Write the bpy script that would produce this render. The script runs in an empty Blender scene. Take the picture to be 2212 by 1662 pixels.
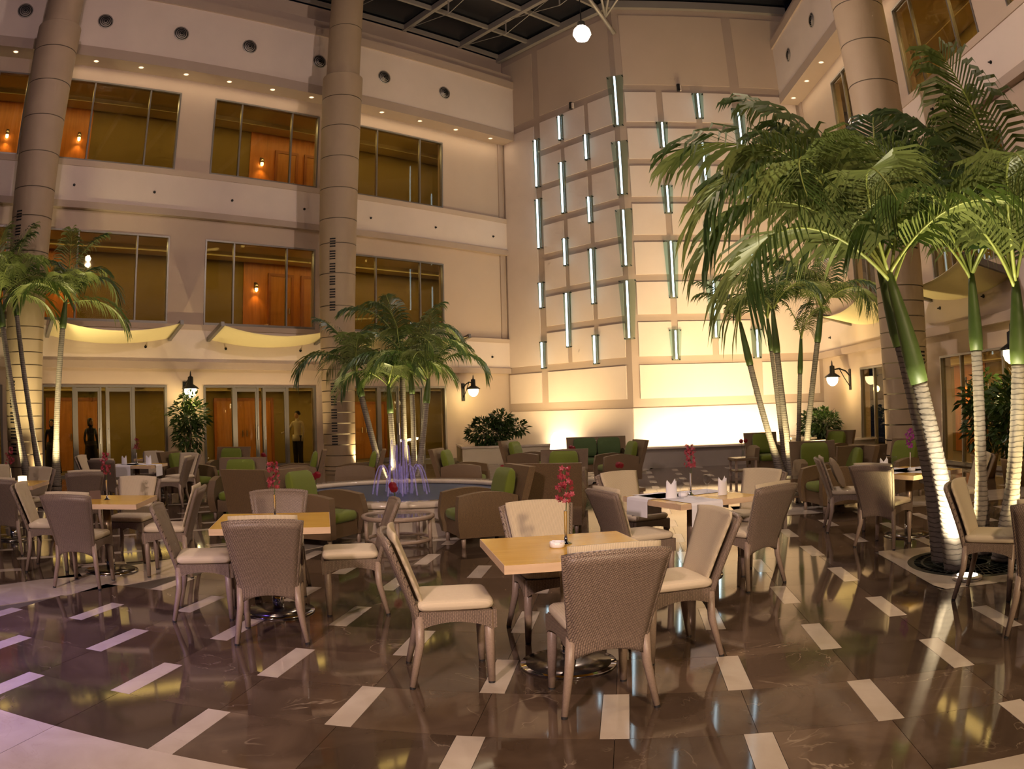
import bpy, math, random
from mathutils import Vector, Matrix
R = math.radians
random.seed(7)
sc = bpy.context.scene
col = sc.collection

# ------------------------------------------------------------------ camera (fisheye lens), world, exposure
F_PX, K3, PITCH, ROLL, CAM_H = 1677.447, 0.0348, 2.1063, 1.4951, 1.54
cd = bpy.data.cameras.new('camera')
cam = bpy.data.objects.new('camera', cd); col.objects.link(cam)
cd.type = 'PANO'
cd.sensor_fit = 'HORIZONTAL'; cd.sensor_width = 36.0; cd.sensor_height = 36.0 * 1662 / 2212
PX = 2212 / 36.0
def set_pano(o):
    o.panorama_type = 'FISHEYE_LENS_POLYNOMIAL'
    o.fisheye_fov = R(170)
    o.fisheye_polynomial_k0 = 0.0
    o.fisheye_polynomial_k1 = -PX / F_PX
    o.fisheye_polynomial_k2 = 0.0
    o.fisheye_polynomial_k3 = -K3 * (PX / F_PX) ** 3
    o.fisheye_polynomial_k4 = 0.0
try: set_pano(cd)
except Exception: set_pano(cd.cycles)
def cam_axes():
    p, r = R(PITCH), R(ROLL)
    A = Matrix(((math.cos(r), -math.sin(r), 0), (math.sin(r), math.cos(r), 0), (0, 0, 1)))
    B = Matrix(((1, 0, 0), (0, 0, 1), (0, -1, 0)))
    C = Matrix(((1, 0, 0), (0, math.cos(p), -math.sin(p)), (0, math.sin(p), math.cos(p))))
    M = C @ B @ A                       # camera (x right, y down, z forward) to world
    x = M @ Vector((1, 0, 0)); y = M @ Vector((0, -1, 0)); z = M @ Vector((0, 0, -1))
    return Matrix((x, y, z)).transposed().to_4x4()
cam.matrix_world = Matrix.Translation((0, 0, CAM_H)) @ cam_axes()
sc.camera = cam
cd.clip_start = 0.05; cd.clip_end = 300

w = bpy.data.worlds.new('night'); sc.world = w; w.use_nodes = True
w.node_tree.nodes['Background'].inputs[0].default_value = (0.006, 0.006, 0.012, 1)
w.node_tree.nodes['Background'].inputs[1].default_value = 1.0
sc.view_settings.view_transform = 'Standard'; sc.view_settings.look = 'None'
sc.view_settings.exposure = 0.0; sc.view_settings.gamma = 1.0; sc.view_settings.use_curve_mapping = False
cy = sc.cycles
cy.use_denoising = True
cy.max_bounces = 5; cy.diffuse_bounces = 2; cy.glossy_bounces = 2; cy.transmission_bounces = 3; cy.transparent_max_bounces = 8
cy.use_adaptive_sampling = True; cy.adaptive_threshold = 0.08; cy.adaptive_min_samples = 12
cy.caustics_reflective = False; cy.caustics_refractive = False
cy.sample_clamp_indirect = 4.0; cy.sample_clamp_direct = 60.0
cy.use_light_tree = True

def light(name, kind, loc, power, color, target=None, size=0.1, spot=60, blend=0.6, size_y=None, spread=None):
    d = bpy.data.lights.new(name, kind); d.energy = power; d.color = color
    if kind == 'AREA':
        d.size = size
        if size_y: d.shape = 'RECTANGLE'; d.size_y = size_y
        if spread: d.spread = R(spread)
    else: d.shadow_soft_size = size
    if kind == 'SPOT': d.spot_size = R(spot); d.spot_blend = blend
    o = bpy.data.objects.new(name, d); col.objects.link(o); o.location = loc
    if target is not None:
        o.rotation_euler = (Vector(target) - Vector(loc)).to_track_quat('-Z', 'Y').to_euler()
    return o

# ------------------------------------------------------------------ frames of the four facades (x along wall, y into the wall, z up)
aL, aG = R(49.0709), R(92.2811)
uL = Vector((math.sin(aL), math.cos(aL), 0)); nL = Vector((math.cos(aL), -math.sin(aL), 0))
uG = Vector((math.sin(aG), math.cos(aG), 0)); uR = Vector((math.sin(aG - math.pi/2), math.cos(aG - math.pi/2), 0))
KC = Vector((3.836, 24.455, 0)); GR = KC + uG * 6.5
def frame(org, xd):
    m = Matrix.Rotation(math.atan2(xd.y, xd.x), 4, 'Z'); m.translation = org; return m
FL = frame(nL * -22.0, uL)
FF = frame(uL * 18.92 + nL * -22.0, nL)
FG = frame(KC, uG)
FR = frame(GR, -uR)
UC, WF, WG = 18.92, 6.04, 6.5

# ------------------------------------------------------------------ lights of the room, and added fill lamps
WARM = (1.0, 0.78, 0.45); GOLD = (1.0, 0.70, 0.32); WHITE = (1.0, 0.90, 0.78); VIOLET = (0.36, 0.22, 1.0); MAUVE = (1.0, 0.76, 0.78)
def P(fr, x, y, z): return fr @ Vector((x, y, z))
PENDANTS = [(1.56, 13.85, 8.95), (-7.5, 10.0, 11.0), (4.8, 5.0, 10.5), (-3.5, 1.0, 10.5)]  # first hangs in view; the rest are added out of view for ambient light
PCOL = [(1.0, 0.80, 0.70), (1.0, 0.72, 0.74), (1.0, 0.74, 0.48), (1.0, 0.73, 0.70)]
PPOW = [900, 430, 560, 290]
for i, p in enumerate(PENDANTS):
    light('pendant_light', 'POINT', (p[0], p[1], p[2] - 0.36), PPOW[i], PCOL[i], size=0.14)
# fill spots added behind the viewpoint; unseen violet spot tinting the left floor
light('front_fill', 'SPOT', (-3.5, -4.5, 5.5), 2900, (1.0, 0.72, 0.66), target=(-1.6, 6.8, 0.2), size=0.25, spot=54, blend=0.9)  # added to brighten the chair backs, no fixture
light('front_fill', 'SPOT', (3.0, -4.5, 5.5), 2600, (1.0, 0.72, 0.44), target=(2.0, 6.5, 0.2), size=0.25, spot=58, blend=0.9)
light('violet_spot', 'SPOT', (-6.0, 1.0, 3.2), 1700, (0.26, 0.15, 1.0), target=(-4.4, 3.0, 0.0), size=0.12, spot=58, blend=1.0)
# wall washers standing in the pool behind the low wall, lighting the feature wall
def strip(fr, x, y, z, tgt, pw, c, sx, sy=0.12, spread=180):
    o = light('wash_light', 'AREA', P(fr, x, y, z), pw, c, size=sx, size_y=sy, spread=spread)
    d = (P(fr, *tgt) - P(fr, x, y, z)).normalized(); xa = fr.to_3x3() @ Vector((1, 0, 0)); za = -d; ya = za.cross(xa)
    o.rotation_euler = Matrix((xa, ya, za)).transposed().to_euler()
strip(FG, 3.0, -0.95, 0.42, (3.0, 0, 1.0), 230, (1.0, 0.80, 0.46), 5.6)
strip(FG, 2.6, -3.7, 0.42, (2.6, 0, 7.4), 370, (1.0, 0.75, 0.38), 4.6, 0.2, 120)
strip(FF, 2.85, -0.45, 0.35, (2.85, 0, 1.2), 45, (1.0, 0.80, 0.46), 1.2)
strip(FF, 3.2, -1.7, 0.55, (3.2, 0, 5.5), 128, (1.0, 0.74, 0.36), 3.6, 0.2, 130)
# unseen spots added at floor level to brighten awnings and lower walls
for fr, xs in ((FL, (4.2, 9.0)), (FR, (4.8, 10.0))):
    for x in xs: light('awning_fill', 'SPOT', P(fr, x, -2.1, 0.10), 460, (1.0, 0.76, 0.40), target=P(fr, x, -0.4, 3.6), size=0.05, spot=110, blend=0.9)
# corridor ceiling lamps behind the windows: one long lamp per storey
for z, pw in ((2.50, 190), (6.95, 210), (11.72, 210)):
    light('corridor_light', 'AREA', P(FL, 8.0, 1.6, z), pw, (1.0, 0.77, 0.30), size=20.0, size_y=0.6).rotation_euler = (0, 0, R(40.93))
for z, pw in ((2.50, 170), (6.95, 150), (11.72, 220)):
    light('corridor_light', 'AREA', P(FR, 9.5, 1.6, z), pw, (1.0, 0.76, 0.34), size=15.0, size_y=0.6).rotation_euler = (0, 0, R(-92.28))
# ------------------------------------------------------------------ materials
MATS = {}
def nmat(name):
    m = bpy.data.materials.new(name); m.use_nodes = True; MATS[name] = m
    return m, m.node_tree.nodes, m.node_tree.links, m.node_tree.nodes['Principled BSDF']
def plain(name, c, rough=0.6, metal=0.0, spec=0.5, noise=0.0, nscale=8.0, bump=0.0, bscale=60.0, sheen=0.0):
    m, n, l, b = nmat(name)
    b.inputs['Base Color'].default_value = (*c, 1); b.inputs['Roughness'].default_value = rough
    b.inputs['Metallic'].default_value = metal; b.inputs['Specular IOR Level'].default_value = spec
    if sheen: b.inputs['Sheen Weight'].default_value = sheen
    tc = n.new('ShaderNodeTexCoord')
    if noise:
        t = n.new('ShaderNodeTexNoise'); t.inputs['Scale'].default_value = nscale; t.inputs['Detail'].default_value = 2
        l.new(tc.outputs['Object'], t.inputs['Vector'])
        r = n.new('ShaderNodeMapRange'); r.inputs[3].default_value = 1 - noise; r.inputs[4].default_value = 1 + noise
        l.new(t.outputs['Fac'], r.inputs[0])
        x = n.new('ShaderNodeMix'); x.data_type = 'RGBA'; x.blend_type = 'MULTIPLY'; x.inputs[0].default_value = 1
        x.inputs[6].default_value = (*c, 1); l.new(r.outputs[0], x.inputs[7]); l.new(x.outputs[2], b.inputs['Base Color'])
    if bump:
        t2 = n.new('ShaderNodeTexNoise'); t2.inputs['Scale'].default_value = bscale; l.new(tc.outputs['Object'], t2.inputs['Vector'])
        bp = n.new('ShaderNodeBump'); bp.inputs['Strength'].default_value = bump; bp.inputs['Distance'].default_value = 0.01
        l.new(t2.outputs['Fac'], bp.inputs['Height']); l.new(bp.outputs[0], b.inputs['Normal'])
    return m
def emit(name, c, s):
    m, n, l, b = nmat(name)
    b.inputs['Base Color'].default_value = (*c, 1)
    b.inputs['Emission Color'].default_value = (*c, 1); b.inputs['Emission Strength'].default_value = s
    m.cycles.emission_sampling = 'NONE'      # the light itself comes from the lamp's own light object
    return m
def marble(name, c1, c2, vein, rough, scale=3.0, rnd=0.35):
    m, n, l, b = nmat(name)
    b.inputs['Roughness'].default_value = rough; b.inputs['Specular IOR Level'].default_value = 0.5
    g = n.new('ShaderNodeNewGeometry')
    oi = n.new('ShaderNodeObjectInfo')
    ad = n.new('ShaderNodeVectorMath'); ad.operation = 'MULTIPLY_ADD'
    l.new(oi.outputs['Random'], ad.inputs[0]); ad.inputs[1].default_value = (37, 17, 0); l.new(g.outputs['Position'], ad.inputs[2])
    t = n.new('ShaderNodeTexNoise'); t.inputs['Scale'].default_value = scale; t.inputs['Detail'].default_value = 4; t.inputs['Distortion'].default_value = 0.8
    l.new(ad.outputs[0], t.inputs['Vector'])
    cr = n.new('ShaderNodeValToRGB'); cr.color_ramp.elements[0].position = 0.3; cr.color_ramp.elements[1].position = 0.75
    cr.color_ramp.elements[0].color = (*c1, 1); cr.color_ramp.elements[1].color = (*c2, 1)
    l.new(t.outputs['Fac'], cr.inputs[0])
    t2 = n.new('ShaderNodeTexNoise'); t2.inputs['Scale'].default_value = scale * 0.55; t2.inputs['Detail'].default_value = 4; t2.inputs['Distortion'].default_value = 2.2
    l.new(ad.outputs[0], t2.inputs['Vector'])
    s = n.new('ShaderNodeMath'); s.operation = 'SUBTRACT'; s.inputs[1].default_value = 0.5; l.new(t2.outputs['Fac'], s.inputs[0])
    a = n.new('ShaderNodeMath'); a.operation = 'ABSOLUTE'; l.new(s.outputs[0], a.inputs[0])
    mr = n.new('ShaderNodeMapRange'); mr.inputs[1].default_value = 0.0; mr.inputs[2].default_value = 0.010; mr.inputs[3].default_value = 1; mr.inputs[4].default_value = 0
    l.new(a.outputs[0], mr.inputs[0])
    t3 = n.new('ShaderNodeTexNoise'); t3.inputs['Scale'].default_value = 2.1; l.new(ad.outputs[0], t3.inputs['Vector'])
    mk = n.new('ShaderNodeMapRange'); mk.inputs[1].default_value = 0.52; mk.inputs[2].default_value = 0.7; mk.inputs[3].default_value = 0.0; mk.inputs[4].default_value = 0.75
    l.new(t3.outputs['Fac'], mk.inputs[0])
    mu = n.new('ShaderNodeMath'); mu.operation = 'MULTIPLY'; l.new(mr.outputs[0], mu.inputs[0]); l.new(mk.outputs[0], mu.inputs[1])
    x = n.new('ShaderNodeMix'); x.data_type = 'RGBA'; l.new(mu.outputs[0], x.inputs[0]); l.new(cr.outputs[0], x.inputs[6]); x.inputs[7].default_value = (*vein, 1)
    rr = n.new('ShaderNodeMapRange'); rr.inputs[3].default_value = 1 - rnd; rr.inputs[4].default_value = 1 + rnd; l.new(oi.outputs['Random'], rr.inputs[0])
    y = n.new('ShaderNodeMix'); y.data_type = 'RGBA'; y.blend_type = 'MULTIPLY'; y.inputs[0].default_value = 1
    l.new(x.outputs[2], y.inputs[6]); l.new(rr.outputs[0], y.inputs[7]); l.new(y.outputs[2], b.inputs['Base Color'])
    return m
def wood(name, c1, c2, scale=6.0, rough=0.35, axis=0):
    m, n, l, b = nmat(name)
    b.inputs['Roughness'].default_value = rough
    tc = n.new('ShaderNodeTexCoord'); mp = n.new('ShaderNodeMapping')
    sca = [scale * 4] * 3; sca[axis] = scale * 0.35; mp.inputs['Scale'].default_value = sca
    l.new(tc.outputs['Object'], mp.inputs[0])
    t = n.new('ShaderNodeTexNoise'); t.inputs['Scale'].default_value = 1; t.inputs['Detail'].default_value = 6; t.inputs['Distortion'].default_value = 0.6
    l.new(mp.outputs[0], t.inputs['Vector'])
    cr = n.new('ShaderNodeValToRGB'); cr.color_ramp.elements[0].position = 0.3; cr.color_ramp.elements[1].position = 0.7
    cr.color_ramp.elements[0].color = (*c1, 1); cr.color_ramp.elements[1].color = (*c2, 1)
    l.new(t.outputs['Fac'], cr.inputs[0]); l.new(cr.outputs[0], b.inputs['Base Color'])
    return m
def weave(name, c, dark, bw=0.0080, bh=0.0105, rough=0.42):
    m, n, l, b = nmat(name)
    b.inputs['Roughness'].default_value = rough
    tc = n.new('ShaderNodeTexCoord'); s = n.new('ShaderNodeSeparateXYZ'); l.new(tc.outputs['Object'], s.inputs[0])
    ad = n.new('ShaderNodeMath'); ad.operation = 'ADD'; l.new(s.outputs[0], ad.inputs[0]); l.new(s.outputs[1], ad.inputs[1])
    cb = n.new('ShaderNodeCombineXYZ'); l.new(ad.outputs[0], cb.inputs[1]); l.new(s.outputs[2], cb.inputs[0])
    br = n.new('ShaderNodeTexBrick'); br.offset = 0.5; br.inputs['Scale'].default_value = 1
    br.inputs['Color1'].default_value = (*c, 1); br.inputs['Color2'].default_value = (*[v * 0.82 for v in c], 1); br.inputs['Mortar'].default_value = (*dark, 1)
    br.inputs['Mortar Size'].default_value = 0.0014; br.inputs['Mortar Smooth'].default_value = 0.6
    br.inputs['Brick Width'].default_value = bw; br.inputs['Row Height'].default_value = bh
    l.new(cb.outputs[0], br.inputs['Vector']); l.new(br.outputs['Color'], b.inputs['Base Color'])
    bp = n.new('ShaderNodeBump'); bp.invert = True; bp.inputs['Strength'].default_value = 0.7; bp.inputs['Distance'].default_value = 0.004
    l.new(br.outputs['Fac'], bp.inputs['Height']); l.new(bp.outputs[0], b.inputs['Normal'])
    return m
def ribbed(name, c, freq=130.0, amt=0.25, sheen=0.0):
    m, n, l, b = nmat(name)
    b.inputs['Roughness'].default_value = 0.9; b.inputs['Specular IOR Level'].default_value = 0.2; b.inputs['Sheen Weight'].default_value = sheen
    tc = n.new('ShaderNodeTexCoord')
    wv = n.new('ShaderNodeTexWave'); wv.bands_direction = 'X'; wv.inputs['Scale'].default_value = freq; wv.inputs['Distortion'].default_value = 1.0; wv.inputs['Detail'].default_value = 2
    wv.inputs['Detail Scale'].default_value = 3
    l.new(tc.outputs['Object'], wv.inputs['Vector'])
    x = n.new('ShaderNodeMix'); x.data_type = 'RGBA'; l.new(wv.outputs['Fac'], x.inputs[0])
    x.inputs[6].default_value = (*[v * (1 - amt) for v in c], 1); x.inputs[7].default_value = (*c, 1); l.new(x.outputs[2], b.inputs['Base Color'])
    bp = n.new('ShaderNodeBump'); bp.inputs['Strength'].default_value = 0.3; bp.inputs['Distance'].default_value = 0.004
    l.new(wv.outputs['Fac'], bp.inputs['Height']); l.new(bp.outputs[0], b.inputs['Normal'])
    return m
def glass(name, tint, refl=0.9, f0=0.06, rough=0.02):
    m = bpy.data.materials.new(name); m.use_nodes = True; MATS[name] = m
    n, l = m.node_tree.nodes, m.node_tree.links; n.clear()
    o = n.new('ShaderNodeOutputMaterial'); mx = n.new('ShaderNodeMixShader'); tr = n.new('ShaderNodeBsdfTransparent'); gl = n.new('ShaderNodeBsdfGlossy')
    tr.inputs[0].default_value = (*tint, 1); gl.inputs[0].default_value = (refl, refl, refl, 1); gl.inputs['Roughness'].default_value = rough
    lw = n.new('ShaderNodeLayerWeight'); lw.inputs[0].default_value = 0.5
    pw = n.new('ShaderNodeMath'); pw.operation = 'POWER'; pw.inputs[1].default_value = 4.0; l.new(lw.outputs['Facing'], pw.inputs[0])
    ad = n.new('ShaderNodeMath'); ad.operation = 'MULTIPLY_ADD'; ad.inputs[1].default_value = 0.45; ad.inputs[2].default_value = f0; ad.use_clamp = True; l.new(pw.outputs[0], ad.inputs[0])
    l.new(ad.outputs[0], mx.inputs[0]); l.new(tr.outputs[0], mx.inputs[1]); l.new(gl.outputs[0], mx.inputs[2]); l.new(mx.outputs[0], o.inputs[0])
    return m
def leafmat(name, c, ct, tw=0.35, under=None):
    m, n, l, b = nmat(name)
    b.inputs['Roughness'].default_value = 0.38; b.inputs['Base Color'].default_value = (*c, 1)
    oi = n.new('ShaderNodeObjectInfo'); hs = n.new('ShaderNodeHueSaturation'); hs.inputs['Color'].default_value = (*c, 1)
    mr = n.new('ShaderNodeMapRange'); mr.inputs[3].default_value = 0.7; mr.inputs[4].default_value = 1.35; l.new(oi.outputs['Random'], mr.inputs[0])
    l.new(mr.outputs[0], hs.inputs['Value']); l.new(hs.outputs[0], b.inputs['Base Color'])
    if under:                       # paler leaf undersides, the cream of light from below put in too
        g = n.new('ShaderNodeNewGeometry'); x = n.new('ShaderNodeMix'); x.data_type = 'RGBA'; l.new(g.outputs['Backfacing'], x.inputs[0])
        x.inputs[6].default_value = (*c, 1); x.inputs[7].default_value = (*under, 1); l.new(x.outputs[2], hs.inputs['Color'])
    t = n.new('ShaderNodeBsdfTranslucent'); t.inputs[0].default_value = (*ct, 1)
    mx = n.new('ShaderNodeMixShader'); mx.inputs[0].default_value = tw
    l.new(b.outputs[0], mx.inputs[1]); l.new(t.outputs[0], mx.inputs[2]); l.new(mx.outputs[0], n['Material Output'].inputs[0])
    return m

marble('dark_marble', (0.060, 0.038, 0.025), (0.125, 0.084, 0.056), (0.36, 0.28, 0.20), 0.06, 2.4)
marble('pale_marble', (0.46, 0.38, 0.30), (0.56, 0.48, 0.40), (0.42, 0.34, 0.26), 0.10, rnd=0.08)
plain('grout', (0.10, 0.08, 0.06), 0.5)
plain('plaster', (0.52, 0.395, 0.300), 0.8, noise=0.05, nscale=1.2)
plain('panel_white', (0.68, 0.555, 0.475), 0.75, noise=0.04, nscale=2.0)
plain('beige', (0.42, 0.315, 0.25), 0.8, noise=0.05, nscale=1.5)
plain('column', (0.36, 0.26, 0.165), 0.65, noise=0.06, nscale=2.0)
plain('joint', (0.16, 0.12, 0.08), 0.8)
plain('dark_slot', (0.006, 0.006, 0.006), 0.7)
plain('alu', (0.22, 0.195, 0.175), 0.4, metal=0.5)
plain('steel', (0.34, 0.30, 0.27), 0.45, metal=0.4)
plain('chrome', (0.80, 0.80, 0.85), 0.08, metal=1.0)
plain('brushed', (0.62, 0.60, 0.60), 0.28, metal=1.0)
plain('black_metal', (0.015, 0.014, 0.013), 0.45, metal=0.3)
plain('roof_glass', (0.006, 0.007, 0.010), 0.25)
plain('corridor_wall', (0.22, 0.15, 0.045), 0.8, noise=0.04)
plain('corridor_ceiling', (0.70, 0.60, 0.38), 0.8)
plain('corridor_floor', (0.18, 0.11, 0.06), 0.5)
wood('panel_wood', (0.42, 0.13, 0.025), (0.56, 0.20, 0.045), 3.0, 0.4, 2)
wood('door_wood', (0.36, 0.13, 0.03), (0.48, 0.19, 0.05), 3.0, 0.4, 2)
wood('door_frame_wood', (0.26, 0.07, 0.02), (0.33, 0.10, 0.03), 3.0, 0.4, 2)
wood('maple', (0.56, 0.31, 0.028), (0.67, 0.395, 0.050), 5.0, 0.22, 0)
wood('maple_edge', (0.62, 0.44, 0.28), (0.70, 0.50, 0.33), 9.0, 0.4, 0)
weave('wicker', (0.36, 0.265, 0.20), (0.07, 0.046, 0.034))
weave('wicker_lounge', (0.25, 0.152, 0.070), (0.05, 0.032, 0.018), 0.0075, 0.009, 0.5)
plain('wicker_leg', (0.31, 0.225, 0.17), 0.4, noise=0.25, nscale=120)
plain('foot', (0.02, 0.018, 0.018), 0.5)
ribbed('cushion', (0.64, 0.53, 0.37), 38, 0.30)
ribbed('seat_cushion', (0.66, 0.55, 0.40), 24, 0.08)
plain('pillow', (0.42, 0.32, 0.20), 0.9, noise=0.08)
plain('green_fabric', (0.118, 0.150, 0.008), 0.85, noise=0.08, nscale=30, bump=0.2, bscale=400, sheen=0.1)
plain('green_dark', (0.045, 0.075, 0.02), 0.9, noise=0.1)
plain('linen', (0.82, 0.80, 0.86), 0.75, noise=0.03)
plain('sail', (0.78, 0.66, 0.36), 0.8, noise=0.03)
plain('porcelain', (0.85, 0.83, 0.88), 0.15)
plain('orchid', (0.30, 0.028, 0.05), 0.5, noise=0.3, nscale=60)
plain('orchid_purple', (0.30, 0.02, 0.28), 0.5, noise=0.3, nscale=60)
plain('anthurium', (0.16, 0.006, 0.012), 0.3)
plain('stem', (0.06, 0.10, 0.02), 0.5)
plain('stone_grey', (0.27, 0.225, 0.19), 0.5, noise=0.08, nscale=3)
plain('stone_pale', (0.46, 0.38, 0.27), 0.6, noise=0.06, nscale=3)
plain('pot', (0.30, 0.19, 0.09), 0.5, noise=0.1)
plain('pool_water', (0.30, 0.26, 0.18), 0.08)
plain('post_paint', (0.34, 0.25, 0.17), 0.3, metal=0.4)
plain('foot_metal', (0.20, 0.17, 0.14), 0.25, metal=0.9)
plain('card_brown', (0.12, 0.06, 0.03), 0.5)
plain('card_dark', (0.03, 0.02, 0.015), 0.5)
plain('soil', (0.03, 0.022, 0.015), 0.9)
plain('grate', (0.020, 0.026, 0.020), 0.4, metal=0.3)
plain('skin_tone', (0.45, 0.24, 0.15), 0.5)
plain('black_cloth', (0.006, 0.006, 0.007), 0.9)
plain('white_cloth', (0.62, 0.54, 0.44), 0.8)
plain('hair', (0.01, 0.008, 0.007), 0.6)
def ringed_bark(name, c, dark, freq):
    m, n, l, b = nmat(name); b.inputs['Roughness'].default_value = 0.75
    tc = n.new('ShaderNodeTexCoord'); wv = n.new('ShaderNodeTexWave'); wv.bands_direction = 'Z'; wv.wave_profile = 'SAW'
    wv.inputs['Scale'].default_value = freq; wv.inputs['Distortion'].default_value = 3.0; wv.inputs['Detail'].default_value = 2; wv.inputs['Detail Scale'].default_value = 1.2
    l.new(tc.outputs['Object'], wv.inputs['Vector'])
    ns = n.new('ShaderNodeTexNoise'); ns.inputs['Scale'].default_value = 16; ns.inputs['Detail'].default_value = 3; l.new(tc.outputs['Object'], ns.inputs['Vector'])
    cr = n.new('ShaderNodeValToRGB'); cr.color_ramp.elements[0].position = 0.02; cr.color_ramp.elements[1].position = 0.30
    cr.color_ramp.elements[0].color = (*dark, 1); cr.color_ramp.elements[1].color = (*c, 1); l.new(wv.outputs['Fac'], cr.inputs[0])
    x = n.new('ShaderNodeMix'); x.data_type = 'RGBA'; x.blend_type = 'MULTIPLY'; x.inputs[0].default_value = 0.55
    l.new(cr.outputs[0], x.inputs[6]); l.new(ns.outputs['Fac'], x.inputs[7]); l.new(x.outputs[2], b.inputs['Base Color'])
    bp = n.new('ShaderNodeBump'); bp.inputs['Strength'].default_value = 0.8; bp.inputs['Distance'].default_value = 0.012
    l.new(wv.outputs['Fac'], bp.inputs['Height']); l.new(bp.outputs[0], b.inputs['Normal'])
ringed_bark('bark', (0.36, 0.30, 0.25), (0.07, 0.055, 0.045), 6.5)
plain('crownshaft', (0.070, 0.105, 0.022), 0.5, noise=0.2, nscale=6)
plain('stalk', (0.30, 0.34, 0.08), 0.45)
leafmat('palm_leaf', (0.045, 0.085, 0.026), (0.13, 0.19, 0.03), 0.22, (0.20, 0.235, 0.075))
leafmat('shrub_leaf', (0.030, 0.060, 0.012), (0.05, 0.09, 0.01), 0.2)
glass('pane', (0.80, 0.74, 0.58), 0.8, 0.03)
glass('plate_glass', (0.80, 0.90, 0.875), 0.5, 0.03, 0.08)
glass('clear_glass', (0.92, 0.93, 0.95), 0.9, 0.04)
glass('water', (0.10, 0.13, 0.42), 0.9, 0.05, 0.03)
plain('basin_blue', (0.03, 0.05, 0.11), 0.4)
m_, n_, l_, b_ = nmat('jet')
b_.inputs['Base Color'].default_value = (0.45, 0.40, 1, 1); b_.inputs['Roughness'].default_value = 0.3; b_.inputs['Alpha'].default_value = 0.30
emit('tube_glow', (0.62, 0.86, 1.0), 5.5)
emit('lamp_glow', (1.0, 0.80, 0.42), 14.0)
emit('flood_glow', (1.0, 0.92, 0.72), 120.0)
emit('sconce_glow', (1.0, 0.72, 0.28), 16.0)
emit('uplight_glow', (1.0, 0.92, 0.70), 30.0)
emit('downlight_glow', (1.0, 0.85, 0.65), 0.55)
emit('cone_glow', (1.0, 0.92, 0.75), 9.0)
emit('candle_glow', (1.0, 0.70, 0.35), 3.0)

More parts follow.
